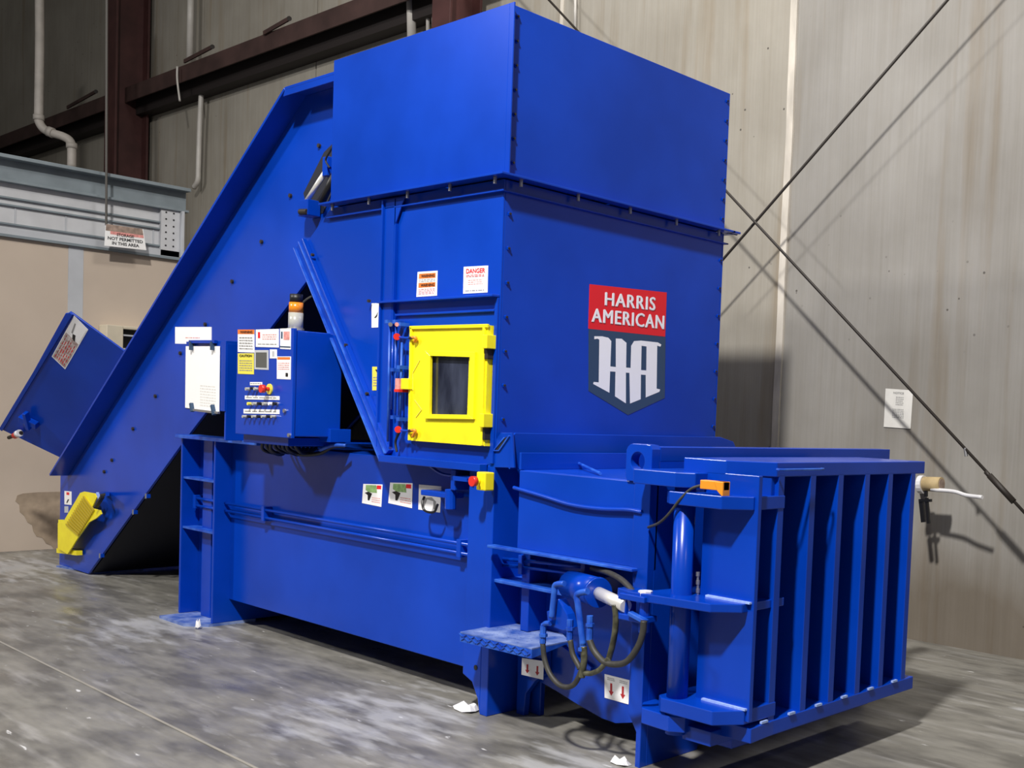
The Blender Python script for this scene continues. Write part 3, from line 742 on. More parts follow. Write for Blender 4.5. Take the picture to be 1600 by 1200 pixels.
for k, qd in enumerate((((568, 756), (598, 757), (596, 792), (566, 786)), ((610, 754), (645, 755), (644, 794), (607, 786)), ((655, 757), (690, 760), (688, 801), (654, 796)))):
    ly = [('P', [(0.15, 0.95), (0.7, 0.95), (0.75, 0.6), (0.3, 0.6), (0.15, 0.7)], 'green_print', 0), ('P', [(0.12, 0.55), (0.3, 0.62), (0.5, 0.55), (0.38, 0.2), (0.3, 0.2), (0.28, 0.45)], 'black', 1), ('R', 0.72, 0.78, 0.95, 0.95, 'red_label', 0), ('B', 0.5, 0.12, 0.95, 0.4, 3, 'pink_print')] if k < 2 else [('P', [(0.15, 0.1), (0.3, 0.5), (0.6, 0.55), (0.8, 0.4), (0.8, 0.1), (0.7, 0.1), (0.68, 0.4), (0.4, 0.45), (0.25, 0.1)], 'grey_print', 0)]
    stk(qd, ly, y=YP, parent=bl, label='white hazard decal with green hand pictogram' if k < 2 else 'white hazard decal partly behind the horn')
# horn / bracket below
hn = MB()
hn.box(*(lambda p, q: (p.x, q.x, 3.58, 3.68, q.z, p.z))(AY(662, 765, 3.6), AY(706, 779, 3.6)), 'blue')
hn.cyl(AY(704, 764, 3.6), AY(704, 796, 3.6), 0.03, n=12, m='blue')
hn.box(*(lambda p: (p.x - 0.02, p.x + 0.02, 3.58, 3.70, p.z - 0.02, p.z + 0.09))(AY(712, 760, 3.6)), 'blue')
hn.build('alarm_horn', bl, 0.004)
MB().tube([AY(663, 776, 3.62), AY(660, 786, 3.6), AY(664, 798, 3.6), AY(678, 800, 3.6), AY(684, 788, 3.6)], 0.007, 6, 'black').build('cable', bl)
MB().tube([AY(672, 728, 3.64), AY(690, 740, 3.62), AY(712, 744, 3.6), AY(738, 747, 3.56)], 0.009, 6, 'blue').build('conduit', bl)
MB().box(*(lambda p: (p.x - 0.06, p.x + 0.06, 3.56, 3.7, p.z - 0.012, p.z + 0.012))(AY(728, 748, 3.6)), 'blue').build('stop_bracket', bl)
st = MB()
p = AY(751, 752, 3.50)
st.box(p.x - 0.036, p.x + 0.036, 3.50, 3.56, p.z - 0.047, p.z + 0.047, 'yellow')
S = st.build('emergency_stop', bl, 0.006, label='yellow box with red mushroom button')
MB().cyl((p.x - 0.01, 3.50, p.z), (p.x - 0.01, 3.475, p.z), 0.012, n=12, m='yellow').cyl((p.x - 0.01, 3.475, p.z), (p.x - 0.01, 3.45, p.z), 0.026, n=16, m='red_plastic').build('button', S, smooth=True)

# access door
dr = MB()
x0, x1, z0, z1 = -5.165, -4.492, 1.413, 2.03
def dquad(px, py): return AY(px, py, YS - 0.04)
o4 = [AY(641, 511, YS - 0.04), AY(763, 508, YS - 0.04), AY(757, 697, YS - 0.04), AY(638, 688, YS - 0.04)]
i4 = [AY(672, 555, YS - 0.04), AY(733, 557, YS - 0.04), AY(730, 648, YS - 0.04), AY(671, 648, YS - 0.04)]
for k in range(4):
    a, b_, c_, d_ = o4[k], o4[(k + 1) % 4], i4[(k + 1) % 4], i4[k]
    dr.slab([a, b_, c_, d_], (0, 0.036, 0), 'yellow')
D = dr.build('access_door', bl, 0.0, label='bright yellow hinged door with a glazed opening')
rim = MB()
i5 = [AY(a, b_, YS - 0.055) for a, b_ in ((664, 548), (742, 550), (739, 655), (663, 654))]
i6 = [AY(a, b_, YS - 0.055) for a, b_ in ((672, 556), (734, 558), (731, 648), (671, 647))]
for k in range(4): rim.slab([i5[k], i5[(k + 1) % 4], i6[(k + 1) % 4], i6[k]], (0, 0.016, 0), 'yellow')
rim.build('window_frame', D, 0.001)
MB().slab(i4, (0, 0.006, 0), 'glass_dark').build('window_pane', D).location.y += 0.012
lp = MB()
for a, b_ in (((641, 512), (763, 509)), ((643, 512), (640, 688)), ((757, 510), (753, 696))):
    lp.bar(AY(*a, YS - 0.045), AY(*b_, YS - 0.045), 0.018, 0.014, up=(0, 1, 0), m='yellow')
lp.build('door_lip', D, 0.002)
for a in ((762, 534), (757, 657)):
    p = AY(*a, YS - 0.05); MB().box(p.x - 0.018, p.x + 0.018, YS - 0.07, YS, p.z - 0.035, p.z + 0.035, 'yellow').build('hinge', D, 0.003)
for a in ((764, 552), (759, 678)):
    p = AY(*a, YS - 0.03); MB().box(p.x - 0.012, p.x + 0.014, YS - 0.05, YS, p.z - 0.03, p.z + 0.03, 'rod').build('hinge_knuckle', D, 0.003)
p = AY(636, 600, YS - 0.05)
MB().box(p.x - 0.03, p.x + 0.04, YS - 0.07, YS - 0.03, p.z - 0.03, p.z + 0.03, 'yellow').build('latch_tab', D, 0.003)
p = AY(625.5, 600, YS - 0.05)
MB().box(p.x - 0.02, p.x + 0.015, YS - 0.07, YS - 0.01, p.z - 0.03, p.z + 0.03, 'pink_print').box(p.x - 0.02, p.x + 0.02, YS - 0.075, YS - 0.01, p.z - 0.045, p.z - 0.03, 'red_plastic').build('safety_switch', L_)
for (a, b_, c_) in (((620, 526), (646, 528), (648, 534)), ((622, 671), (645, 673), (645, 682))):
    MB().cyl(AY(*a, YS - 0.075), AY(*a, YS - 0.045), 0.019, n=14, m='red_plastic').build('latch_knob', L_, smooth=True)
    MB().tube([AY(*a, YS - 0.06), AY(633, a[1] + 2, YS - 0.06), AY(*b_, YS - 0.06)], 0.007, 8, 'blue').cyl(AY(b_[0] - 6, b_[1], YS - 0.06), AY(b_[0] - 1, b_[1], YS - 0.06), 0.008, n=8, m='black').build('latch_rod', L_)
    MB().tube([AY(b_[0] - 2, b_[1] - 1, YS - 0.06), AY(b_[0] + 4, b_[1], YS - 0.06), AY(*c_, YS - 0.055)], 0.009, 8, 'orange_plastic').build('latch_hook', D)
for a, b_ in (((656, 563), (645, 583)), ((645, 583), (645, 610)), ((648, 625), (659, 640)), ((659, 640), (650, 652))):
    MB().bar(AY(*a, YS - 0.041), AY(*b_, YS - 0.041), 0.004, 0.005, up=(0, 1, 0), m='yellow_label').build('weld_crease', D)
for (xt, yt, xb, yb, mm) in ((609, 505, 606, 690, 'blue_worn'), (619, 507, 617, 655, 'blue_worn'), (628, 535, 625, 655, 'blue_worn'), (614, 512, 612, 640, 'blue')):
    MB().cyl(AY(xt, yt, YS - 0.05), AY(xb, yb, YS - 0.05), 0.007, n=10, m=mm).build('guide_rod', L_, smooth=True)
gb = MB()
for px, py in ((608, 503), (620, 503), (628, 507), (617, 578), (627, 574), (617, 652), (626, 655)):
    p = AY(px, py, YS - 0.05); gb.box(p.x - 0.014, p.x + 0.014, YS - 0.07, YS - 0.01, p.z - 0.010, p.z + 0.010, 'blue_worn')
gb.cyl(AY(610, 507, YS - 0.08), AY(610, 507, YS - 0.05), 0.012, n=8, m='steel').cyl(AY(620, 507, YS - 0.08), AY(620, 507, YS - 0.05), 0.012, n=8, m='pink_print')
gb.build('rod_clamp', L_)
MB().tube([AY(624, 675, YS - 0.05), AY(618, 690, YS - 0.05), AY(620, 706, YS - 0.05)], 0.007, 6, 'black').build('cable', L_)

# collar in front of the hopper
co = MB()
CXX = -4.27
cp = [(YS, 1.30), (YS, 1.46), (YS + 0.03, 1.485), (5.27, 1.487), (5.40, 1.46), (5.44, 1.41), (5.44, 1.30)]
co.prism(cp, 0, CXX - 0.012, CXX)
co.box(XT, CXX - 0.012, YS + 0.03, 5.27, 1.47, 1.482)
O = co.build('collar', bl, 0.003)
gs = MB()
a = [AY(x_, y_, YS) for x_, y_ in ((800, 676), (782, 676), (765, 702), (765, 730), (803, 731))]
h = [AY(x_, y_, YS) for x_, y_ in ((797, 681), (789, 684), (772, 704), (781, 704))]
pts = a
gs.slab(a, (0, 0.012, 0), 'blue'); gs.build('gusset', O, 0.002)
MB().slab([q_ + Vector((0, -0.003, 0)) for q_ in h], (0, 0.002, 0), 'inside_shade').build('gusset_slot_shade', O)
MB().bar(h[1] + Vector((0, -.004, 0)), h[2] + Vector((0, -.004, 0)), 0.006, 0.006, up=(0, 1, 0), m='blue_worn').bar(h[0] + Vector((0, -.004, 0)), h[3] + Vector((0, -.004, 0)), 0.006, 0.010, up=(0, 1, 0), m='blue_worn').bar(h[2] + Vector((0, -.004, 0)), h[3] + Vector((0, -.004, 0)), 0.006, 0.010, up=(0, 1, 0), m='blue_worn').build('gusset_weld', O)

# bale chamber
XL_ = -3.28
ch = MB()
ch.box(-4.195, XL_ - 0.06, YS, YS + 0.02, 0.905, 1.30)
ch.box(-4.195, XL_ - 0.02, YS + 0.02, 5.30, 1.28, 1.302)
ch.box(-4.195, -4.175, YS + 0.02, 5.30, 0.905, 1.28)
ch.box(-4.195, XL_ - 0.02, 5.28, 5.30, 0.2, 1.30)
H = ch.build('bale_chamber', bl, 0.004)
MB().box(-4.20, -4.185, YS, 5.42, 1.302, 1.388, 'blue').build('cross_plate', H, 0.002)
MB().cyl(AY(893, 727, YS + 0.5), AY(893, 720, YS + 0.5), 0.02, n=10, m='blue_worn').cyl(AY(900, 722, YS + 0.45), AY(938, 740, YS + 0.10), 0.008, n=8, m='blue_worn').build('tie_link', H)
MB().tube([(-4.22, YS - 0.012, 1.21), (-4.17, YS - 0.016, 1.205), (-4.0, YS - 0.016, 1.185), (-3.8, YS - 0.016, 1.160), (-3.6, YS - 0.016, 1.157), (-3.42, YS - 0.016, 1.168), (-3.33, YS - 0.014, 1.165)], 0.010, 8, 'blue').build('conduit', H, smooth=True)
MB().box(-4.37, -3.345, YS - 0.05, YS, 0.893, 0.907, 'blue_worn').build('ledge', H, 0.003)
MB().box(-4.39, -3.62, YS + 0.02, YR, 0.705, 0.722, 'blue_worn').build('rail', H, 0.003)
# recess panel and belly
bel = [AY(a_, b_, YR) for a_, b_ in ((800, 1046), (835, 1060), (870, 1080), (905, 1102), (940, 1122), (962, 1130), (1010, 1128))]
rp_ = [(p.x, p.z) for p in bel] + [(-3.36, 0.90), (-4.40, 0.90)]
MB().prism(rp_, 1, YR, YR + 0.02).build('lower_panel', H)
MB().box(-4.2, -3.36, YR + 0.02, 5.2, 0.20, 0.22, 'blue').build('chamber_floor', H)
MB().bar(AY(862, 1000, YR - 0.01), AY(925, 1045, YR - 0.01), 0.02, 0.02, up=(0, 1, 0)).build('stiffener', H)
MB().box(-4.24, -4.18, YR - 0.12, YR, 0.47, 0.9).build('stiffener', H, 0.003)
for (a_, b_) in (((785, 873), (918, 886)), ((785, 883), (912, 897))):
    MB().cyl(AY(*a_, 3.66), AY(*b_, 3.66), 0.010, n=8, m='blue').build('hydraulic_pipe', H, smooth=True)
for a_ in ((817, 882), (915, 890)):
    p = AY(*a_, 3.66); MB().box(p.x - 0.015, p.x + 0.015, 3.64, YR, p.z - 0.05, p.z + 0.05, 'blue').build('pipe_clamp', H, 0.002)

# front frame: lug plate with hole, side plate, leg
def ring_plate(b, outline, cx, cz, r, y0, y1, m_='blue'):
    n = 32; o = []; i_ = []
    for k in range(n):
        t = 2 * math.pi * k / n; dx, dz = math.cos(t), math.sin(t); best = None
        for j in range(len(outline)):
            ax, az = outline[j]; bx, bz = outline[(j + 1) % len(outline)]
            ex, ez = bx - ax, bz - az; det = dx * (-ez) + dz * ex
            if abs(det) < 1e-9: continue
            s = ((ax - cx) * (-ez) + (az - cz) * ex) / det; w = (dx * (az - cz) - dz * (ax - cx)) / det
            if s > 0 and -1e-6 <= w <= 1 + 1e-6 and (best is None or s < best): best = s
        o.append((cx + dx * best, cz + dz * best)); i_.append((cx + dx * r, cz + dz * r))
    for k in range(n):
        l = (k + 1) % n
        vs = [(x, y, z) for y in (y0, y1) for (x, z) in (o[k], o[l], i_[l], i_[k])]
        b.add(vs, [(0, 1, 2, 3), (7, 6, 5, 4), (0, 4, 5, 1), (2, 6, 7, 3)], m_)
fp = MB()
XF0, XF1 = -3.445, -3.285
ring_plate(fp, [(XF0, 1.30), (XF1, 1.30), (XF1, 1.465), (XF1 - 0.02, 1.472), (XF0 + 0.03, 1.472), (XF0, 1.45)], -3.372, 1.392, 0.043, YS - 0.012, YS + 0.045)
fp.box(XF0 + 0.06, XF1, YS - 0.012, YS + 0.045, 0.90, 1.30)
fp.prism([(-3.38, 0.905), (XF1, 0.905), (XF1, 0.0), (-3.315, 0.0), (-3.315, 0.16), (-3.37, 0.24), (-3.37, 0.8)], 1, YS - 0.012, YS + 0.03)
fp.box(XF1 - 0.03, XF1, YS + 0.03, 3.98, 0.0, 1.30)
fp.box(XF1 - 0.03, XF1, 3.98, 5.25, 0.02, 0.32)
fp.box(XF1 - 0.03, XF1, 5.10, 5.5, 0.0, 1.30)
FF = fp.build('front_frame', bl, 0.003)
MB().box(XF1 - 0.10, XF1, YS + 0.045, 5.66, 1.395, 1.462).build('cross_beam', FF, 0.003)
MB().box(XF1 - 0.5, XF1 - 0.4, 4.9, 5.35, 1.30, 1.44).build('cross_beam', FF, 0.003)

# ------------ end gate
GX = -2.72
gate = MB()
GY0, GY1 = 3.60, 5.05
gate.box(-3.06, -3.04, GY0 + 0.15, GY1, 0.28, 1.37)            # back plate
G = gate.build('end_gate', bl, 0.003)
# side plate of the gate
MB().box(-2.995, -2.700, 3.60, 3.625, 0.33, 1.37).build('gate_side_plate', G, 0.003)
ribs = [(1227, 745), (1276, 745), (1319, 744), (1360, 743), (1396, 742), (1431, 741)]
for k, (a_, b_) in enumerate(ribs):
    y = AX(a_, b_, GX).y
    MB().prism([(-3.05, 0.28), (GX, 0.28), (GX, 1.37), (-3.05, 1.37)], 1, y - 0.045, y).build('gate_rib', G, 0.003)
# top plate: chamfered corner
tp = [AZ(1070, 721, 1.425), AZ(1135, 727, 1.425), AZ(1185, 728, 1.425)]
MB().prism([(-3.12, 3.60), (-2.88, 3.60), (GX, 3.75), (GX + 0.0, 5.05), (-3.12, 5.05)], 2, 1.362, 1.425).build('top_plate', G, 0.004)
MB().prism([(-2.94, 3.61), (-2.87, 3.61), (GX - 0.02, 3.74), (GX - 0.02, 3.80), (-3.0, 3.80)], 2, 1.27, 1.362).build('corner_block', G, 0.003)
MB().prism([(-3.02, 3.62), (-2.70, 3.62), (GX + 0.005, 3.80), (GX + 0.005, 5.035), (-3.06, 5.035)], 2, 0.235, 0.30).build('bottom_plate', G, 0.004)
MB().box(-3.06, -2.90, 3.75, 4.9, 0.14, 0.235, 'blue').build('bottom_skid', G, 0.003)
hd0, hd1 = AX(1217, 733, GX + 0.02), AX(1286, 733, GX + 0.02)
MB().tube([(GX + 0.01, hd0.y, 1.395), (GX + 0.03, hd0.y + 0.03, 1.395), (GX + 0.03, hd1.y - 0.03, 1.395), (GX + 0.01, hd1.y, 1.395)], 0.006, 8, 'blue_worn', sub=2).build('pull_handle', G)
for (a_, b_) in ((1240, 1110), (1282, 1095), (1322, 1083), (1363, 1070), (1400, 1060), (1198, 1105)):
    p = AX(a_, b_, GX + 0.008); MB().box(GX, GX + 0.012, p.y - 0.035, p.y + 0.01, 0.302, 0.312, 'weld').build('weld_bead', G)
# hinge plates carried by the gate
def hinge_plate(z0, z1, tipx, name='hinge_plate', x0=-3.13, y0=3.48, yb=3.815, m_='blue', worn=True):
    o = MB().prism([(x0, y0 + 0.03), (x0 + 0.04, y0), (-2.80, y0), (tipx, y0 + 0.11), (tipx, yb), (x0, yb)], 2, z0, z1, m_).build(name, G, 0.004)
    if worn:
        MB().bar((-2.95, YS + 0.012, z1 + 0.004), (-2.71, YS + 0.012, z1 + 0.004), 0.022, 0.008, m='weld').build('weld_bead', G)
    return o
hinge_plate(1.225, 1.282, GX + 0.003, worn=False)
hinge_plate(0.318, 0.380, GX + 0.003)
MB().prism([(-3.34, 3.44), (-3.25, 3.41), (-2.82, 3.46), (-2.73, 3.56), (-2.73, 3.86), (-3.15, 3.86), (-3.20, 3.52), (-3.34, 3.52)], 2, 0.795, 0.832).build('hinge_plate', G, 0.004, label='middle hinge plate that takes the cylinder clevis')
MB().bar((-2.95, YS + 0.010, 0.836), (-2.71, YS + 0.010, 0.836), 0.022, 0.008, m='weld').build('weld_bead', G)
MB().cyl((-3.055, 3.545, 0.22), (-3.055, 3.545, 1.30), 0.047, n=24).build('hinge_pin', G, smooth=True)
hb0 = MB()
hb0.prism([(-3.30, 3.47), (-3.05, 3.47), (-2.98, 3.52), (-2.98, 3.62), (-3.30, 3.62)], 2, 1.30, 1.365)
hb0.build('upper_hinge_lug', FF, 0.004)
MB().prism([(-3.284, 3.575), (-3.22, 3.50), (-3.05, 3.49), (-2.99, 3.53), (-2.99, 3.66), (-3.284, 3.66)], 2, 0.235, 0.305).build('lower_hinge_lug', FF, 0.004)
MB().box(-3.02, -2.86, 3.55, 3.75, 0.20, 0.265).build('hinge_stop', G, 0.003)
# chain in the gap
cn = MB()
for k in range(7):
    p = AY(1090.5, 897 + k * 6.5, 3.60)
    cn.cyl((p.x, 3.60, p.z - 0.009), (p.x, 3.60, p.z + 0.009), 0.006 if k % 2 else 0.009, n=8, m='steel')
cn.build('chain', G)
# limit switch
p0 = AY(1096, 757, 3.50); p1 = AY(1133, 757, 3.50)
ls = MB().box(p0.x, p1.x, 3.49, 3.53, p0.z - 0.018, p0.z + 0.020, 'orange_plastic')
ls.prism([(p1.x - 0.03, p0.z - 0.02), (p1.x, p0.z - 0.045), (p1.x, p0.z + 0.02), (p1.x - 0.05, p0.z + 0.02)], 1, 3.485, 3.535, 'orange_plastic')
ls.build('limit_switch', G, 0.003, label='small orange limit switch')
MB().tube([AY(1097, 758, 3.50), AY(1080, 764, 3.49), AY(1063, 780, 3.48), AY(1045, 803, 3.48), AY(1030, 817, 3.50), AY(1013, 824, 3.56)], 0.0065, 8, 'rubber').build('switch_cable', G, smooth=True)

# ------------ step
sp = MB()
s0 = AZ(718, 988, 0.46)
sx0, sx1, sy0 = -4.44, -3.80, 3.36
spl = [(-4.45, YS), (-4.45, 3.41), (-3.79, 3.33), (-3.74, YR), (-4.2, YR)]
A_, B_, C__ = AZ(719, 987, 0.468), AZ(831, 1013, 0.468), AZ(889, 1001, 0.468)
spl = [(A_.x, A_.y), (B_.x, B_.y), (C__.x, C__.y), (-4.05, YR), (-4.39, YR), (-4.39, YS), (-4.42, YS)]
sp.prism(spl, 2, 0.46, 0.468, 'blue_dusty')
sp.slab([(A_.x, A_.y, 0.462), (B_.x, B_.y, 0.462), (B_.x, B_.y, 0.418), (A_.x, A_.y, 0.418)], (0, 0.006, 0), 'blue_worn')
sp.slab([(B_.x, B_.y, 0.462), (C__.x, C__.y, 0.462), (C__.x, C__.y, 0.455), (B_.x, B_.y, 0.418)], (-0.006, 0, 0), 'blue_worn')
td = sp
A3 = Vector((A_.x, A_.y, 0)); B3 = Vector((B_.x, B_.y, 0)); dd = (B3 - A3)
for i in range(17):
    for j in range(2):
        q_ = A3 + dd * ((i + 0.5 * (j % 2) + 0.3) / 17.5)
        sgn = 1 if (i + j) % 2 else -1
        c0 = Vector((q_.x, q_.y - 0.003, 0.453 - j * 0.018)); e = Vector((0.012, 0, 0.007 * sgn))
        td.bar(c0 - e, c0 + e, 0.004, 0.005, up=(0, 1, 0), m='blue_worn')
for i in range(13):
    for j in range(6):
        x = -4.36 + i * 0.042; y = 3.46 + j * 0.045
        # keep inside the plate
        if y < A_.y + (x - A_.x) / (B_.x - A_.x) * (B_.y - A_.y) + 0.02: continue
        if x > C__.x - 0.08: continue
        e = Vector((0.011, 0.007 * (1 if (i + j) % 2 else -1), 0)); c0 = Vector((x, y, 0.469))
        td.bar(c0 - e, c0 + e, 0.005, 0.003, m='blue_dusty')
sp.build('step', bl, 0.0, label='blue diamond plate step, dusty on top')
MB().prism([(-4.34, 0.46), (-4.34, 0.0), (-4.28, 0.0), (-4.27, 0.12), (-4.20, 0.20), (-4.12, 0.25), (-4.12, 0.46)], 1, 3.74, YR - 0.005).build('step_bracket', bl, 0.003)

# arrow decals low on the chamber
ar = lambda x: ('P', [(x - 0.04, 0.68), (x + 0.04, 0.68), (x + 0.04, 0.35), (x + 0.10, 0.35), (x, 0.15), (x - 0.10, 0.35), (x - 0.04, 0.35)], 'arrow_red', 0)
decal('arrow_decal', H, qy(YR - 0.002, (945, 1053), (985, 1063), (984, 1101), (945, 1090)), NF, [ar(0.27), ar(0.73), ('B', 0.12, 0.78, 0.42, 0.92, 2, 'grey_print'), ('B', 0.6, 0.78, 0.9, 0.92, 2, 'grey_print')], label='white decal with two red down arrows')
decal('arrow_decal', H, qy(YR - 0.065, (816, 1028), (850, 1033), (849, 1062), (815, 1054)), NF, [ar(0.27), ar(0.73)], label='white decal with two red down arrows, beside the step')

# ------------ hydraulic gate cylinder with hoses
cyy = 3.45
p0 = AY(893, 914, cyy + 0.14); p1 = AY(934, 926, cyy + 0.045)
HC = MB().cyl(p0, p1, 0.070, n=28).cyl(p0 - (p1 - p0).normalized() * 0.02, p0, 0.055, 0.070, n=28).cyl(p1, p1 + (p1 - p0).normalized() * 0.012, 0.073, 0.068, n=28).build('gate_cylinder', bl, smooth=True)
MB().cyl(p1, AY(978, 947, cyy - 0.03), 0.029, n=20, m='chrome').build('piston_rod', HC, smooth=True)
cl = MB()
a_ = AY(977, 946, cyy); 
for dz in (0.028, -0.062):
    q0 = AY(978, 942, cyy); q1 = AY(1012, 942, cyy)
    cl.box(q0.x, q1.x + 0.02, cyy - 0.045, cyy + 0.045, q0.z + dz - 0.005, q0.z + dz + 0.022)
q0 = AY(976, 946, cyy)
cl.box(q0.x - 0.01, q0.x + 0.04, cyy - 0.035, cyy + 0.035, q0.z - 0.06, q0.z + 0.05)
cl.bar(AY(984, 958, cyy - 0.045), AY(1010, 972, cyy - 0.045), 0.02, 0.03, up=(0, 1, 0), m='blue_worn')
cl.build('clevis', HC, 0.004)
p = AY(1008, 938, cyy)
MB().cyl((p.x, cyy, p.z - 0.14), (p.x, cyy, p.z + 0.02), 0.024, n=14, m='blue').cyl((p.x, cyy, p.z + 0.02), (p.x, cyy, p.z + 0.042), 0.032, n=8, m='white_plastic').build('clevis_pin', HC, smooth=False)
fy = cyy - 0.07
MB().tube([AY(882, 912, fy), AY(868, 914, fy), AY(866, 926, fy), AY(864, 944, fy), AY(862, 965, fy)], 0.014, 10, 'blue_worn').build('fitting', HC, smooth=True)
MB().tube([AY(918, 924, fy), AY(902, 929, fy), AY(903, 945, fy), AY(907, 975, fy), AY(911, 1008, fy)], 0.015, 10, 'blue_worn').build('fitting', HC, smooth=True)
mb_ = MB()
v = [AY(a_, b_, fy + 0.02) for a_, b_ in ((866, 938), (872, 936), (886, 960), (892, 982), (880, 986), (856, 978), (854, 955), (866, 952))]
mb_.slab(v, (0, 0.05, 0), 'blue'); mb_.build('valve_block', HC, 0.004)
for (a_, b_, c_, d_) in ((849, 978, 848, 1005), (891, 968, 890, 1000), (910, 1000, 911, 1012), (922, 962, 921, 1000)):
    MB().cyl(AY(a_, b_, fy), AY(c_, d_, fy), 0.015, n=8, m='blue_worn').cyl(AY(a_, b_ + 12, fy), AY(a_, b_ + 17, fy), 0.020, n=6, m='blue_worn').build('hose_fitting', HC)
MB().tube([AY(848, 977, fy), AY(853, 974, fy), AY(860, 974, fy)], 0.012, 8, 'blue_worn').build('hose_fitting', HC)
def hose(pts, r=0.0125, m_='rubber', y=fy):
    out = []
    for q_ in pts:
        out.append(AY(q_[0], q_[1], q_[2] if len(q_) > 2 else y))
    MB().tube(out, r, 10, m_, sub=8).build('hydraulic_hose', HC, smooth=True)
hose([(848, 1005), (851, 1030), (860, 1054), (876, 1071), (893, 1072), (904, 1058), (911, 1035), (911, 1010)])
hose([(891, 1000), (895, 1022), (904, 1040), (906, 1045)])
hose([(921, 1000), (929, 1018), (944, 1034), (962, 1038), (980, 1033), (996, 1012), (1004, 990), (1006, 970)], 0.0145)
hose([(912, 1010), (913, 1030), (911, 1045), (909, 1058)], 0.015, 'hose_olive')
hose([(960, 945, fy + .03), (962, 962, fy + .03), (961, 985, fy + .03), (957, 1008, fy + .04), (951, 1030, fy + .05)], 0.014, 'hose_olive')
hose([(913, 1052), (924, 1052), (936, 1047), (944, 1038), (950, 1030)], 0.012, 'hose_olive')
hose([(925, 888, 3.6), (948, 894, 3.55), (970, 905, 3.5), (986, 921, 3.47), (994, 936, 3.45)], 0.014)

# ------------ control cabinet
cy_ = 3.30
c0, c1, c2 = AY(370, 515, cy_), AY(456, 514, cy_), AY(457, 688, cy_)
c3 = AY(370, 675, cy_)
zb, ztp = 1.40, (c0.z + c1.z) / 2
cx0, cx1 = (c0.x + c3.x) / 2, (c1.x + c2.x) / 2
cb = MB().box(cx0, cx1, cy_ + 0.02, 3.62, (c3.z + c2.z) / 2 + 0.01, ztp - 0.01)
CB = cb.build('control_cabinet', bl, 0.006)
zb = (c3.z + c2.z) / 2
MB().box(cx0 - 0.006, cx1 + 0.006, cy_, cy_ + 0.02, zb, ztp).build('cabinet_door', CB, 0.003)
MB().box(cx1 - 0.25, cx1 + 0.02, 3.54, 3.68, zb - 0.02, zb + 0.06).build('cabinet_mount', CB, 0.003)
MB().box(cx0 + 0.02, cx1 - 0.1, 3.34, 3.72, zb - 0.05, zb - 0.0, 'blue').build('cabinet_mount', CB, 0.003)
def cst(q, layers, base='white_label', name='warning_decal', label=None, y=cy_): return decal(name, CB, qy(y, *q), NF, layers, base=base, label=label)
cst(((372, 515), (398, 515), (398, 551), (372, 550)), [('R', 0, 0.80, 1, 1, 'orange_label', 0), ('T', 'WARNING', 0.15, 0.83, 0.9, 0.95, 'black'), ('B', 0.1, 0.1, 0.9, 0.7, 5, 'grey_print')], label='white decal with orange warning bar')
cst(((372, 552), (397, 552), (397, 585), (372, 584)), [('T', 'CAUTION', 0.12, 0.82, 0.9, 0.94, 'black'), ('B', 0.1, 0.12, 0.9, 0.7, 5, 'grey_print')], base='yellow_label', label='yellow caution decal')
cst(((400, 515), (436, 514), (436, 543), (400, 542)), [('R', 0.1, 0.5, 0.2, 0.85, 'red_label'), ('B', 0.3, 0.4, 0.9, 0.75, 3, 'pink_print'), ('B', 0.1, 0.12, 0.95, 0.22, 1, 'grey_print')])
cst(((438, 513.5), (455, 513), (454.5, 546), (438, 545)), [('R', 0.1, 0.5, 0.25, 0.85, 'navy_label'), ('R', 0.35, 0.45, 0.9, 0.85, 'pink_print'), ('R', 0, 0.08, 1, 0.14, 'navy_label')])
cst(((398, 547), (420, 547), (420, 578), (398, 577)), [('R', 0.1, 0.1, 0.88, 0.88, 'screen', 0)], base='strip_grey', name='touch_screen', label='small grey display screen')
cst(((422, 546), (433, 546), (433, 560), (422, 560)), [('R', 0.35, 0.2, 0.65, 0.8, 'strip_grey')])
cst(((433, 557), (455, 557), (454.5, 593), (433, 592)), [('R', 0.05, 0.86, 0.95, 0.97, 'orange_label'), ('B', 0.1, 0.4, 0.9, 0.75, 4, 'pink_print'), ('R', 0.65, 0.12, 0.82, 0.28, 'black')])
for qd in (((391, 597), (410, 597), (410, 602), (391, 602)), ((383, 618), (437, 619), (437, 625), (383, 624)), ((381, 639), (437, 640), (437, 647), (381, 646))):
    cst(qd, [('B', 0.04, 0.2, 0.96, 0.8, 1, 'grey_print')], name='legend_strip')
def btn(px, py, r, m_, ln=0.03, lab=None):
    p = AY(px, py, cy_)
    o = MB().cyl((p.x, cy_, p.z), (p.x, cy_ - 0.010, p.z), r * 1.15, n=12, m='steel').cyl((p.x, cy_ - 0.01, p.z), (p.x, cy_ - ln, p.z), r, n=12, m=m_).build('push_button', CB, label=lab)
for px, m_ in ((394, 'yellow_label'), (402, 'clear_lens'), (410, 'black'), (418, 'clear_lens'), (427, 'white_label'), (434, 'black')): btn(px, 631, 0.010, m_)
for px, m_ in ((386, 'clear_lens'), (394, 'black'), (401, 'clear_lens'), (409, 'black'), (416, 'clear_lens'), (424, 'black'), (431, 'clear_lens')): btn(px, 651, 0.009, m_)
btn(391, 608, 0.010, 'clear_lens'); btn(399, 607, 0.009, 'black'); btn(404, 608, 0.009, 'clear_lens')
p = AY(422, 608, cy_)
MB().cyl((p.x, cy_, p.z), (p.x, cy_ - 0.008, p.z), 0.032, n=20, m='yellow_label').build('button_ring', CB)
MB().cyl((p.x, cy_ - 0.008, p.z), (p.x, cy_ - 0.035, p.z), 0.012, n=14, m='red_plastic').cyl((p.x, cy_ - 0.035, p.z), (p.x, cy_ - 0.06, p.z), 0.024, n=16, m='red_plastic').build('stop_button', CB, smooth=True, label='red mushroom stop button')
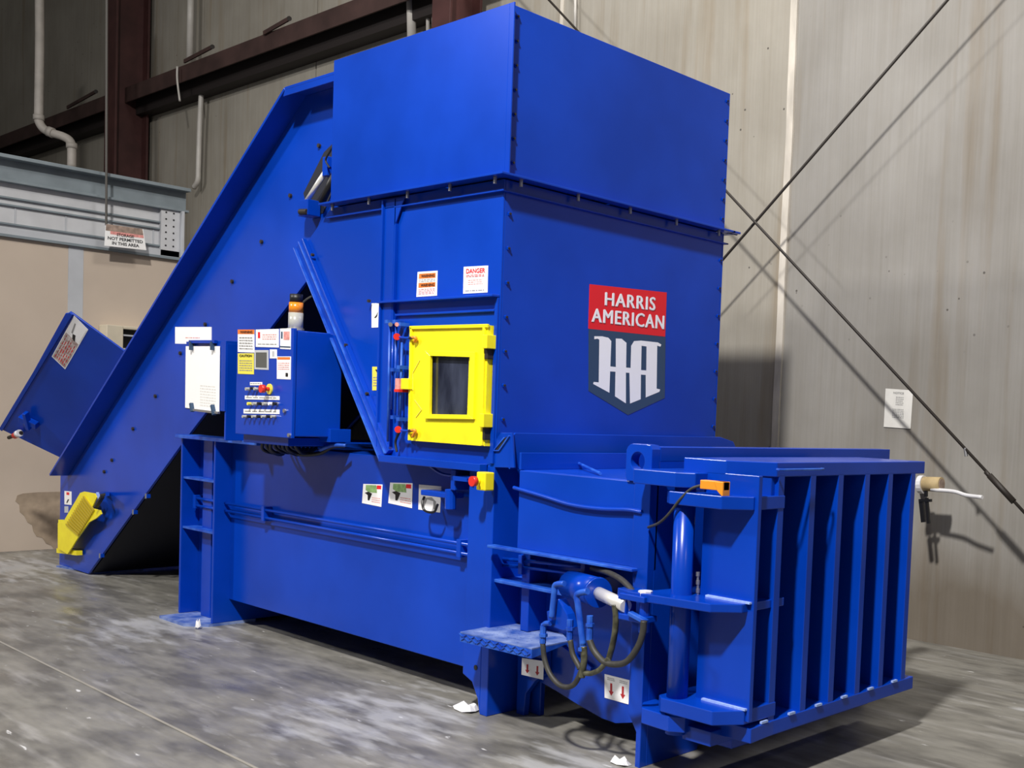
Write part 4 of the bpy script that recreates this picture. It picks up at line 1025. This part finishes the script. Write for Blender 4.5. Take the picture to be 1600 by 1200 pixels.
for px, py in ((446, 642), (453, 680)):
    p = AY(px, py, cy_); MB().cyl((p.x, cy_, p.z), (p.x, cy_ - 0.012, p.z), 0.012, n=10, m='steel').build('door_latch', CB)
# beacon
p = AY(462, 508, 3.42)
r_ = 0.041
zz = ztp
bz = [AY(462, y_, 3.42).z for y_ in (508, 489, 473, 460)]
BC = MB().cyl((p.x, 3.42, ztp - 0.01), (p.x, 3.42, bz[1]), r_ + .002, n=20, m='clear_lens').cyl((p.x, 3.42, ztp - 0.012), (p.x, 3.42, ztp + 0.012), r_ + 0.008, n=20, m='steel').build('warning_beacon', CB, smooth=True, label='beacon with clear base, amber lens and black cap')
MB().cyl((p.x, 3.42, bz[1]), (p.x, 3.42, bz[2]), r_, n=20, m='amber').build('amber_lens', BC, smooth=True)
MB().cyl((p.x, 3.42, bz[2]), (p.x, 3.42, bz[3]), r_ - .004, n=20, m='black').build('beacon_cap', BC, smooth=True)
MB().tube([AY(472, 474, 3.5), AY(482, 466, 3.55), AY(496, 459, 3.6)], 0.007, 6, 'rubber').build('cable', CB)
# cable bundle under the cabinet
for k in range(9):
    x = 412 + k * 6.5; rr = random.Random(k)
    MB().tube([AY(x, 684, 3.42), AY(x - 2, 696 + rr.random() * 5, 3.45), AY(x + 8, 702 + rr.random() * 6, 3.5), AY(x + 22, 704 + rr.random() * 8, 3.6), AY(x + 30, 700, 3.66)], 0.011, 8, 'black', sub=5).build('cable', CB, smooth=True)
MB().tube([AY(448, 700, 3.5), AY(470, 710, 3.55), AY(500, 708, 3.6), AY(520, 698, 3.62), AY(540, 697, 3.66)], 0.013, 8, 'black', sub=6).build('cable', CB, smooth=True)
MB().tube([AY(500, 703, 3.58), AY(520, 696, 3.58), AY(541, 696, 3.62)], 0.011, 8, 'blue_worn', sub=6).build('cable', CB, smooth=True)
MB().box(*(lambda p, q: (p.x, q.x, 3.40, 3.48, q.z, p.z))(AY(392, 681, 3.4), AY(404, 689, 3.4)), 'cream').build('cable_gland', CB)

# document holder with white paper
yd = 3.42
dA, dB = AY(289, 536, yd), AY(347, 648, yd)
db = MB().box(dA.x - 0.01, dB.x + 0.01, yd + 0.012, yd + 0.20, AY(300, 640, yd).z, AY(300, 533, yd).z)
DB = db.build('document_box', bl, 0.004)
MB().box(dB.x - 0.01, dB.x + 0.012, yd + 0.02, YS + 0.0, 1.32, AY(350, 536, yd).z).build('box_post', DB, 0.003)
decal('paper_sheet', DB, qy(yd + 0.008, (291, 541), (344, 541), (343, 644), (290, 637)), NF, [('B', 0.45, 0.05, 0.9, 0.4, 8, 'paper')], th=0.003, label='white sheet clipped to the box')
for a_, b_ in (((299, 534), (299, 547)), ((332, 534), (332, 547)), ((299, 630), (301, 643)), ((332, 633), (335, 648))):
    MB().bar(AY(*a_, yd - 0.005), AY(*b_, yd - 0.005), 0.018, 0.025, up=(0, 1, 0), m='navy_label').build('clip', DB)
MB().bar(AY(297, 534, yd), AY(337, 534, yd), 0.02, 0.02, m='blue').bar(AY(299, 640, yd), AY(342, 645, yd), 0.015, 0.015, m='steel').build('clip_bar', DB)
decal('label_plate', DB, qy(yd + 0.02, (275, 511), (331, 511), (331, 538), (275, 537)), NF, [('B', 0.3, 0.3, 0.7, 0.42, 1, 'pink_print')], label='blank white plate above the box', th=0.006)
